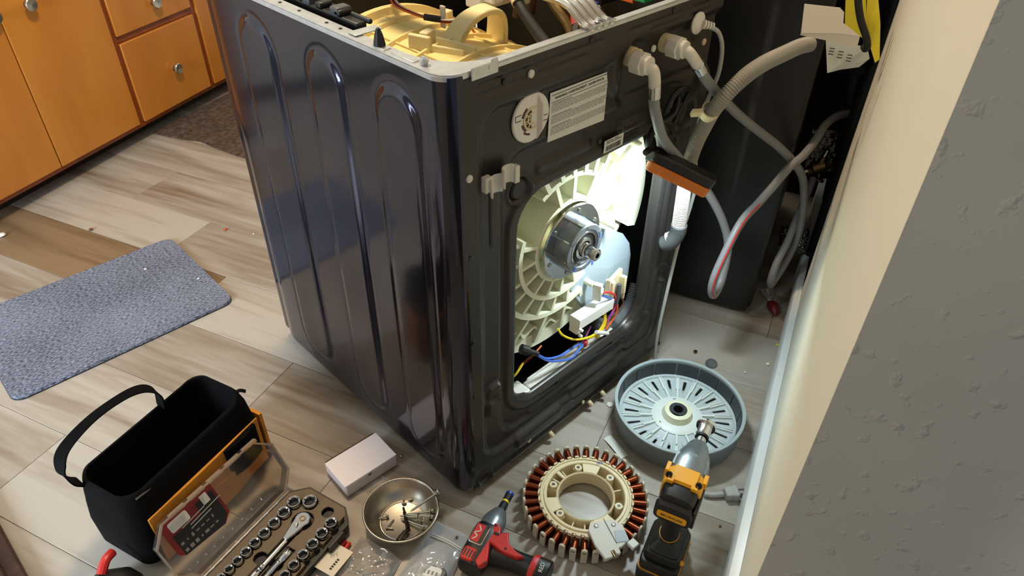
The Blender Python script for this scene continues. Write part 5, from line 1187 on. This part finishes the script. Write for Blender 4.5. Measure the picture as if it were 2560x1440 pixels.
rhd.lathe([(0, 0), (.0055, 0), (.0068, .004), (.0056, .007), (.0068, .010), (.0056, .013), (.0070, .017), (.0072, .022), (.0062, .035), (.0078, .070), (.0074, .085), (0, .088)], 18, along((-0.082, -0.001, 0.026), (-1, 0.005, 0)))
rhd.build('ratchet_handle', M['chrome'], rt, smooth=40)
ex = thing('extension_bar', 'short chrome extension bar lying beside the ratchet handle', 'extension bar', TO, TA)
eb = MB(); eb.lathe([(0, 0), (.0075, 0), (.0078, .002), (.0078, .020), (.0062, .023), (.0058, .026), (.0066, .029), (.0050, .032), (.0050, .085), (.0058, .088), (.0056, .10), (0, .10)], 20, along((-0.034, -0.022, 0.025), (-1, 0, 0))); eb.build('bar', M['chrome'], ex)
MB().lathe([(0.0045, -.0004), (0.0045, .0003), (0, .0003)], 4, along((-0.034, -0.022, 0.025), (1, 0, 0))).build('drive_square', M['black'], ex)
for nm, lab, a, b2 in (('red_pen', 'thin red pen at the tray edge, the one nearer the tray', (0.050, -0.0905), (0.0, -0.0945)), ('red_pen', 'thick red pen under the corner of the clear bag', (0.050, -0.101), (0.005, -0.106))):
    o = thing(nm, lab, 'pen', (TO[0], TO[1], 0.0), TA)
    d = Vector((b2[0]-a[0], b2[1]-a[1], 0)); MB().lathe([(0, 0), (.0042, .001), (.0045, .004), (.0045, d.length*.8), (.002, d.length), (0, d.length+.001)], 12, along((a[0], a[1], 0.0052), d)).build('pen_barrel', M['red'], o)

# ------------------------------------------------------------------ open tool bag
BA = math.radians(18.5)
bg = thing('tool_bag', 'black open-top tool bag with tan front panel and webbing handle', 'bag', (-0.402, 0.430, 0), BA)
def bring(hx, hy, z, r=0.03, y0=0.0, n=10, wob=0.0, seed=1):
    rn = random.Random(seed); return [(x*(1) , y+y0 + wob*math.sin(x*60+seed), z) for x, y in roundrect(-hx, -hy, hx, hy, r, n)]
zr = 0.195
bo_ = MB(); bo_.rings([bring(.150, .066, .0015, .02), bring(.166, .080, .02, .03), bring(.166, .082, .09, .03), bring(.160, .079, .135, .03), bring(.158, .078, .140, .03)], True, True, False); bo_.build('bag_body', M['canvas'], bg, smooth=60)
co = MB(); R = [bring(.159, .079, .138, .03), bring(.156, .076, .165, .032, 0.002, wob=.0015), bring(.151, .072, .190, .036, 0.004, wob=.002, seed=2), bring(.149, .070, zr, .036, 0.005, wob=.002, seed=2), bring(.144, .065, zr+.001, .034, 0.005, wob=.002, seed=2), bring(.146, .067, .165, .03, 0.003), bring(.148, .068, .06, .03), bring(.144, .064, .012, .03), bring(.01, .01, .010, .005)]
R = [[(x, y, z + (0.012*math.cos(x/0.155*PI*0.5)**2*-1 + 0.014*max(0, (x-0.10)/0.05) if z > .16 else 0)) for x, y, z in r] for r in R]
co.rings(R, True, False, True); co.build('bag_collar', M['canvas'], bg, smooth=60)
pnl = MB(); pnl.rings([[(x, -0.0835-0.0015*math.cos(x*18), z) for x in np.linspace(-.135, .150, 20)] + [(x, -0.079, z) for x in np.linspace(.150, -.135, 20)] for z in (.006, .05, .10, .140)], True, True, True); pnl.build('front_panel', M['tan'], bg, smooth=50, bevel=0.002)
pk = MB(); pk.rings([[(x, -0.086-0.006*math.sin((x+.02)/.11*PI), z) for x in np.linspace(-.02, .09, 16)] + [(x, -0.082, z) for x in np.linspace(.09, -.02, 16)] for z in (.008, .04, .075)], True, True, True); pk.build('front_pocket', M['tan'], bg, smooth=50, bevel=0.003)
pk2 = MB(); pk2.rings([[(x, -0.090-0.006*math.sin((x-.05)/.085*PI), z) for x in np.linspace(.05, .135, 12)] + [(x, -0.082, z) for x in np.linspace(.135, .05, 12)] for z in (.055, .09, .138)], True, True, True); pk2.build('pocket_flap', M['canvas'], bg, smooth=50)
en = MB(); en.rings([[(0.1675+0.002, y, z) for y in np.linspace(-.075, .02, 10)] + [(0.1620, y, z) for y in np.linspace(.02, -.075, 10)] for z in (.012, .06, .132)], True, True, True); en.build('end_panel', M['tan'], bg, smooth=50)
zp = MB(); zp.tube([(-.13, -.066, zr-0.006), (-.05, -.0645, zr-0.016), (.05, -.0635, zr-.014), (.13, -.060, zr+.003)], 0.0022, 6, 6); zp.build('zipper', M['capdk'], bg)
zt = MB(); zt.tube([(.140, -.045, zr+.006), (.152, -.05, zr+.010), (.160, -.058, zr+.004)], 0.005, 8, 4, flat=.5); zt.build('zip_pull', M['canvas'], bg)
sw = MB(); hpth = [(-.150, .060, .185), (-.166, .052, .215), (-.164, .066, .238), (-.138, .082, .256), (-.070, .094, .262), (.000, .094, .258), (.040, .086, .248), (.056, .074, .226), (.052, .072, .190)]
P = catmull(hpth, 8); R = []
for i, p in enumerate(P):
    t = (P[min(i+1, len(P)-1)]-P[max(0, i-1)]).normalized(); s_ = Vector((0.15, 1, 0.25)).normalized(); s_ = (s_ - t*s_.dot(t)).normalized(); q = t.cross(s_)
    ww = 0.013 - 0.004*math.exp(-((i/len(P)-.55)/.2)**2); R.append([p+s_*ww+q*.0016, p+s_*ww-q*.0016, p-s_*ww-q*.0016, p-s_*ww+q*.0016])
sw.rings(R, True, True, True); sw.build('webbing_handle', M['canvas'], bg, smooth=60)
yl = thing('spirit_level', 'yellow spirit level lying inside the open tool bag', 'level', (-0.474, 0.398, 0.016), BA+0.55)
MB().box((0, 0, 0.030), (0.105, 0.022, 0.055)).build('level_body', M['ylw'], yl, bevel=0.002); MB().box((0.018, -0.0115, 0.034), (0.05, 0.001, 0.03)).build('level_window', M['brown'], yl)
rod = thing('steel_rule', 'long thin steel rod along the inside of the tool bag', 'rod', (-0.402, 0.430, 0), BA)
MB().tube([(-.125, -.050, .030), (.115, -.052, .120)], 0.0028, 8, 0).build('rod_bar', M['steel'], rod)
pu = thing('tool_pouch', 'black holster pouch with an orange tip in front of the tool bag', 'pouch', (-0.626, 0.270, 0), math.radians(55))
pp = MB(); pp.rings([bring(.075, .040, .001, .015), bring(.078, .043, .02, .018), bring(.072, .038, .05, .02), bring(.055, .024, .066, .02)], True, True, True); pp.build('pouch_body', M['blackrub'], pu, smooth=60)
MB().tube([(.052, .015, .066), (.074, .010, .076), (.092, .004, .072)], 0.009, 10, 4).build('orange_tip', M['red'], pu)

# ------------------------------------------------------------------ white carton
bxo = thing('carton_box', 'small plain white cardboard box between the washer and socket case', 'box', (-0.0985, 0.2325, 0), math.radians(-2.5))
cb_ = MB(); cb_.box((0, 0, 0.0175), (0.130, 0.086, 0.034)); cb_.build('box_body', M['carton'], bxo, bevel=0.0025)
cl2 = MB(); cl2.box((0, -0.001, 0.0352), (0.131, 0.083, 0.0012)); cl2.box((-0.0655, 0.0, 0.0225), (0.0012, 0.080, 0.025)); clo = cl2.build('lid_flap', M['carton'], bxo, bevel=0.0004)
MB().tube([(-0.063, 0.0435, 0.0345), (0.0, 0.0442, 0.0340), (0.06, 0.0436, 0.0345)], 0.0012, 6, 4).build('flap_gap', M['brown'], bxo)
MB().add([(-0.010, -0.0436, 0.030), (0.000, -0.0436, 0.031), (-0.006, -0.0436, 0.0245)], [(0, 1, 2)]).build('tear_mark', M['ink'], bxo, smooth=0, solid=0.0004)

# ------------------------------------------------------------------ steel bowl with the screws
bw = thing('steel_bowl', 'shallow steel bowl holding screws in front of the washer corner', 'bowl', (-0.1155, 0.0655, 0))
MB().lathe([(0, .0010), (.045, .0010), (.054, .004), (.068, .025), (.0725, .0395), (.0745, .0425), (.0770, .0428), (.0785, .0410), (.0780, .0390), (.0740, .0378), (.0690, .0235), (.0560, .0000), (0, 0)], 72).build('bowl_shell', mat('bowl_steel', (176, 168, 154), 0.33, 1.0), bw, smooth=60)
MB().lathe([(.0465, .0013), (.0450, .0019), (.0435, .0013)], 60).build('base_ring', M['nickel'], bw)
def bolt(name, label, tip, head, r, hr, group, flange=True, m=M['zinc']):
    tip, head = Vector(tip), Vector(head); d = (tip-head); L = d.length; o = thing(name, label, 'screw', head, 0, group); mx = along((0, 0, 0), d)
    s_ = MB(); prof = [(0, 0), (r, 0)]; n = int(L/(r*0.9))
    for k in range(n): prof += [(r*(1.0 if k % 2 else .82), L*(0.03 + .85*k/n))]
    prof += [(r*.8, L*.9), (0, L)]; s_.lathe(prof, 12, mx); s_.build('shank', m, o)
    h = MB()
    if flange: h.lathe([(0, 0), (hr*1.25, 0), (hr*1.25, -hr*.22), (hr*.8, -hr*.35), (0, -hr*.35)], 20, mx)
    h.rings([[(hr*.78*math.cos(PI*j/3), hr*.78*math.sin(PI*j/3), z) for j in range(6)] for z in (-hr*.2, -hr*1.1)] + [[(hr*.6*math.cos(PI*j/3), hr*.6*math.sin(PI*j/3), -hr*1.25) for j in range(6)]], True, False, True, mx)
    h.build('hex_head', m, o, smooth=25)
G = 'screws in the steel bowl'
bolt('hex_bolt', 'long flanged bolt resting with its head over the bowl rim', (-.098, .062, .016), (-.041, .041, .046), .0026, .0068, G)
bolt('hex_bolt', 'long flanged bolt second from the rim bolt, head towards the washer', (-.108, .068, .010), (-.068, .031, .020), .0026, .0066, G)
bolt('hex_bolt', 'long flanged bolt in the middle of the fan of bolts in the bowl', (-.116, .074, .008), (-.093, .041, .016), .0026, .0068, G)
bolt('hex_bolt', 'long flanged bolt next to the black bit, head at the bowl edge', (-.108, .066, .015), (-.077, .021, .022), .0026, .0066, G)
bolt('hex_bolt', 'long flanged bolt lying lowest in the fan, beside the black bit', (-.118, .070, .006), (-.098, .013, .016), .0028, .0072, G)
bolt('small_screw', 'small hex screw on the left side of the bowl floor', (-.150, .100, .005), (-.137, .093, .0075), .0020, .0045, G)
bolt('small_screw', 'small screw lying at the lower left of the bowl floor', (-.142, .060, .004), (-.150, .070, .005), .0017, .0034, G, False)
bolt('small_screw', 'thin screw crossing the lower left screw in the bowl', (-.127, .078, .004), (-.148, .072, .006), .0014, .0030, G, False)
bolt('small_screw', 'small hex screw standing on its head near the bowl back', (-.086, .098, .013), (-.088, .096, .0055), .0020, .0044, G)
bolt('small_screw', 'tiny screw at the back of the bowl floor', (-.078, .094, .005), (-.074, .091, .005), .0018, .0034, G)
dk = mat('phosphate_bit', (44, 34, 28), 0.35, 0.7)
for lab, a, b2, r in (('slim dark driver bit lying under the long bolts in the bowl', (-.098, .084, .009), (-.122, .038, .010), .0038), ('thick dark socket adapter at the front of the bowl', (-.124, .036, .010), (-.155, .026, .0095), .0062)):
    o = thing('driver_bit', lab, 'bit', a, 0); d = Vector(b2)-Vector(a); L = d.length
    MB().lathe([(0, 0), (r*.6, 0), (r*.7, L*.12), (r*.55, L*.18), (r*.95, L*.24), (r*.95, L*.5), (r*1.15, L*.54), (r*1.15, L*.97), (r*.9, L), (0, L)], 12, along((0, 0, 0), d)).build('bit_shaft', dk, o, smooth=30)

# ------------------------------------------------------------------ clear bags in the foreground
def pouch(name, label, quad, m, hgt, seed, loc, nx=26, ny=22, flat=None):
    rn = random.Random(seed); o = thing(name, label, 'bag', loc); q = [Vector(p) for p in quad]
    ph = [rn.uniform(0, 6.28) for _ in range(8)]
    top = []; bot = []
    for j in range(ny+1):
        for i in range(nx+1):
            s_, t = i/nx, j/ny; p = (q[0]*(1-s_) + q[1]*s_)*(1-t) + (q[3]*(1-s_) + q[2]*s_)*t
            e = min(1, 4.5*min(s_, 1-s_))*min(1, (4.5*(1-t) if flat is None else 1.0)*min(1, max(0, (t-(flat or 0))*3.5) if flat else 4.5*t)) if True else 1
            wv = 0.0018*(math.sin(9*s_+5*t+ph[0]) + math.sin(17*s_-8*t+ph[1])*.8 + math.sin(6*s_+21*t+ph[2])*.7 + math.sin(30*s_+24*t+ph[3])*.5)
            z = 0.0012 + max(0.0, hgt*e*(0.8 + .2*math.sin(3*s_+ph[4])) + wv*(0.35+e) + 0.0022)
            top.append((p.x-loc[0], p.y-loc[1], z)); bot.append((p.x-loc[0], p.y-loc[1], 0.0009))
    F = []
    for j in range(ny):
        for i in range(nx): a = j*(nx+1)+i; F.append((a, a+1, a+nx+2, a+nx+1))
    N_ = len(top); B = [tuple(k+N_ for k in f[::-1]) for f in F]; mb = MB(); mb.add(top+bot, F+B); mb.build('bag_film', m, o, smooth=70)
    return o
b1 = pouch('zip_bag', 'shiny clear zip bag with a hang hole beside the red impact driver', [(-.066, .014, 0), (-.041, -.062, 0), (-.150, -.118, 0), (-.215, -.035, 0)], M['bagfilm'], 0.020, 4, (-0.12, -0.05, 0), flat=0.25)
zl = MB(); zl.tube([(.027, .045, .0062), (.040, .010, .0075), (.048, -.022, .0062)], .0014, 6, 4); zl.tube([(.023, .043, .0064), (.036, .008, .0078), (.044, -.024, .0064)], .0012, 6, 4); zl.build('zip_seal', M['offwhite'], b1)
MB().lathe([(0, .0), (.0032, .0), (.0032, .0006), (0, .0006)], 16, Matrix.Translation((.058, .004, .0062))).build('hang_hole', M['brown'], b1)
cn = thing('canister', 'dark grey canister with white label inside the shiny zip bag', 'canister', (-0.158, -0.078, 0.0), math.radians(-62))
MB().prism(roundrect(-.030, -.022, .030, .022, .012, 6), 0.004, 0.0205).build('canister_body', M['capdk'], cn, bevel=0.004, seg=3)
MB().prism(roundrect(-.024, -.018, .020, .018, .006, 4), 0.0205, 0.0212).build('canister_label', M['paperw'], cn, smooth=0)
cpr = MB()
for k in range(4): cpr.box((-.012+.008*k, .004, .0214), (.004, .008, .0003))
cpr.build('label_print', M['inkgrey'], cn)
b2 = pouch('clear_bag', 'loose crinkled clear plastic bag at the bottom edge below the bowl', [(-.200, .094, 0), (-.170, -.005, 0), (-.245, -.04, 0), (-.300, .055, 0)], M['bagfilm2'], 0.020, 9, (-0.23, 0.03, 0))
cd = thing('parts_card', 'white printed card lying under the loose clear bag', 'card', (-0.272, 0.080, 0.0), math.radians(17))
MB().box((0, 0, 0.0155), (0.062, 0.046, 0.0008), Matrix.Rotation(0.04, 4, 'Y')).build('card_sheet', M['paper'], cd)
cpr = MB(); rn = random.Random(2)
for k in range(5): cpr.box((-.019+.0055*k, -.008,   .0162), (.0036, .005, .0003), Matrix.Rotation(0.04, 4, 'Y'))
for k in range(3): cpr.box((.004+.004*k, .008-.003*k,   .0162), (.009, .0007, .0003), Matrix.Rotation(0.04, 4, 'Y'), rot=.3*k)
cpr.build('card_print', M['ink'], cd)
bk = MB()
for k in range(2): bk.box((0.0, 0, 0.0045+0.006*k), (0.050-.004*k, 0.036, 0.0055))
bk.build('card_wad', M['offwhite'], cd, bevel=0.001)

# ------------------------------------------------------------------ little things on the floor
def blob(name, label, cat, p, r, m, flat=.6, seed=0, n=10, group=None):
    rn = random.Random(seed); R = []
    for i in range(1, 6):
        a = PI*i/6; R.append([(r*math.sin(a)*math.cos(2*PI*k/n)*rn.uniform(.75, 1.15), r*math.sin(a)*math.sin(2*PI*k/n)*rn.uniform(.75, 1.15), r*flat*(1-math.cos(a))) for k in range(n)])
    o = MB().rings(R, True, True, True).build(name, m, smooth=60); o.location = p; o['label'] = label; o['category'] = cat
    if group: o['group'] = group
    return o
o = MB().lathe([(0, 0), (.0075, 0), (.0078, .001), (.0078, .0028), (.0068, .0036), (0, .0036)], 28).build('round_cap', M['white']); o.location = (.449, -.029, .0004); tag(o, 'round white plastic cap on the floor by the rotor', 'cap')
tg = MB(); R = []
for k in range(9):
    t = k/8; c = Vector((.366-.018*t, -.088-.066*t, .0012+.004*math.sin(t*PI)*.7)); s_ = Vector((.010, -.002, 0)); R.append([c+s_, c+s_+Vector((0, 0, .0006)), c-s_+Vector((0, 0, .0006)), c-s_])
tag(tg.rings(R, True, True, True).build('paper_strip', M['paperw'], smooth=40), 'curled strip of white paper between stator and rotor', 'paper')
o = MB().lathe([(.0155, 0), (.0150, .006), (.0120, .010), (0, .011)], 28).build('clear_dome', clear_mat('clear_cap', (215, 220, 225), .12, .35, (150, 150, 160))); o.location = (.752, -.122, .0006); tag(o, 'small translucent plastic cap on the floor behind the rotor', 'cap')
hx = MB(); hx.rings([[(.0052*math.cos(PI*k/3), .0052*math.sin(PI*k/3), z) for k in range(6)] for z in (0, .0062)] + [[(.003*math.cos(PI*k/3), .003*math.sin(PI*k/3), z) for k in range(6)] for z in (.0062, .001)], True, True, False); o = hx.build('hex_nut', M['brass']); o.location = (.760, -.067, .0004); tag(o, 'small brass nut on the grey floor right of the washer corner', 'nut')
cw = thing('candy_wrapper', 'red sweet in a clear wrapper beside the baseboard', 'wrapper', (1.072, -.118, 0), .8)
c_ = MB(); rn = random.Random(8); R = []
for i in range(9):
    t = i/8; r_ = .004 + .013*math.sin(PI*t)**.8; R.append([(-.03+.06*t, r_*math.cos(2*PI*k/14)*rn.uniform(.85, 1.1), .0008 + r_*.8 + r_*.8*math.sin(2*PI*k/14)*rn.uniform(.9, 1.0)) for k in range(14)])
c_.rings(R, True, True, True); c_.build('sweet', mat('red_sweet', (110, 34, 34), .25), cw, smooth=30)
wr = MB(); R = []
for i in range(7):
    t = i/6; R.append([(.028+.03*t, (.004+.02*t)*math.cos(2*PI*k/12)*rn.uniform(.7, 1.1), .004 + (.004+.012*t)*(1+math.sin(2*PI*k/12)*rn.uniform(.6, 1))) for k in range(12)])
wr.rings(R); wr.build('wrapper_end', M['bagfilm2'], cw, smooth=30)
P0 = [((.945, -.205), .0048, 'ylw', 'yellow crumb on the floor near the baseboard'), ((-.182, 1.632), .007, 'crumbbrown', 'brown knot-like crumb on the floor in front of the cabinet'), ((.135, 1.335), .006, 'crumbred', 'orange crumb on the floor beside the washer front'), ((-.40, 1.79), .012, 'white', 'white plastic scrap under the cabinet toe kick'), ((-.052, 1.13), .004, 'white', 'white fleck on the right part of the mat'), ((-.145, 1.283), .0045, 'offwhite', 'pale seed on the middle of the mat'), ((.19, 1.25), .0035, 'offwhite', 'pale sliver on the floor below the orange crumb'), ((.86, -.225), .005, 'white', 'white chip on the floor between rotor and baseboard'), ((.885, -.268), .0035, 'white', 'tiny white chip close to the baseboard behind the rotor'), ((.79, -.20), .004, 'offwhite', 'grey chip on the dark plank behind the rotor'), ((-.015, .20), .004, 'steel', 'tiny shiny metal chip at the washer side base'), ((.352, -.405), .003, 'crumbbrown', 'dark speck on the floor right of the impact wrench'), ((.63, -.345), .004, 'white', 'white pea-sized chip against the baseboard by the rotor')]
for i, (p, r_, m_, lab) in enumerate(P0):
    z = .0105 if 'mat' in lab else .0004
    blob('floor_crumb', lab, 'crumb', (p[0], p[1], z), r_, M[m_], .5, i)
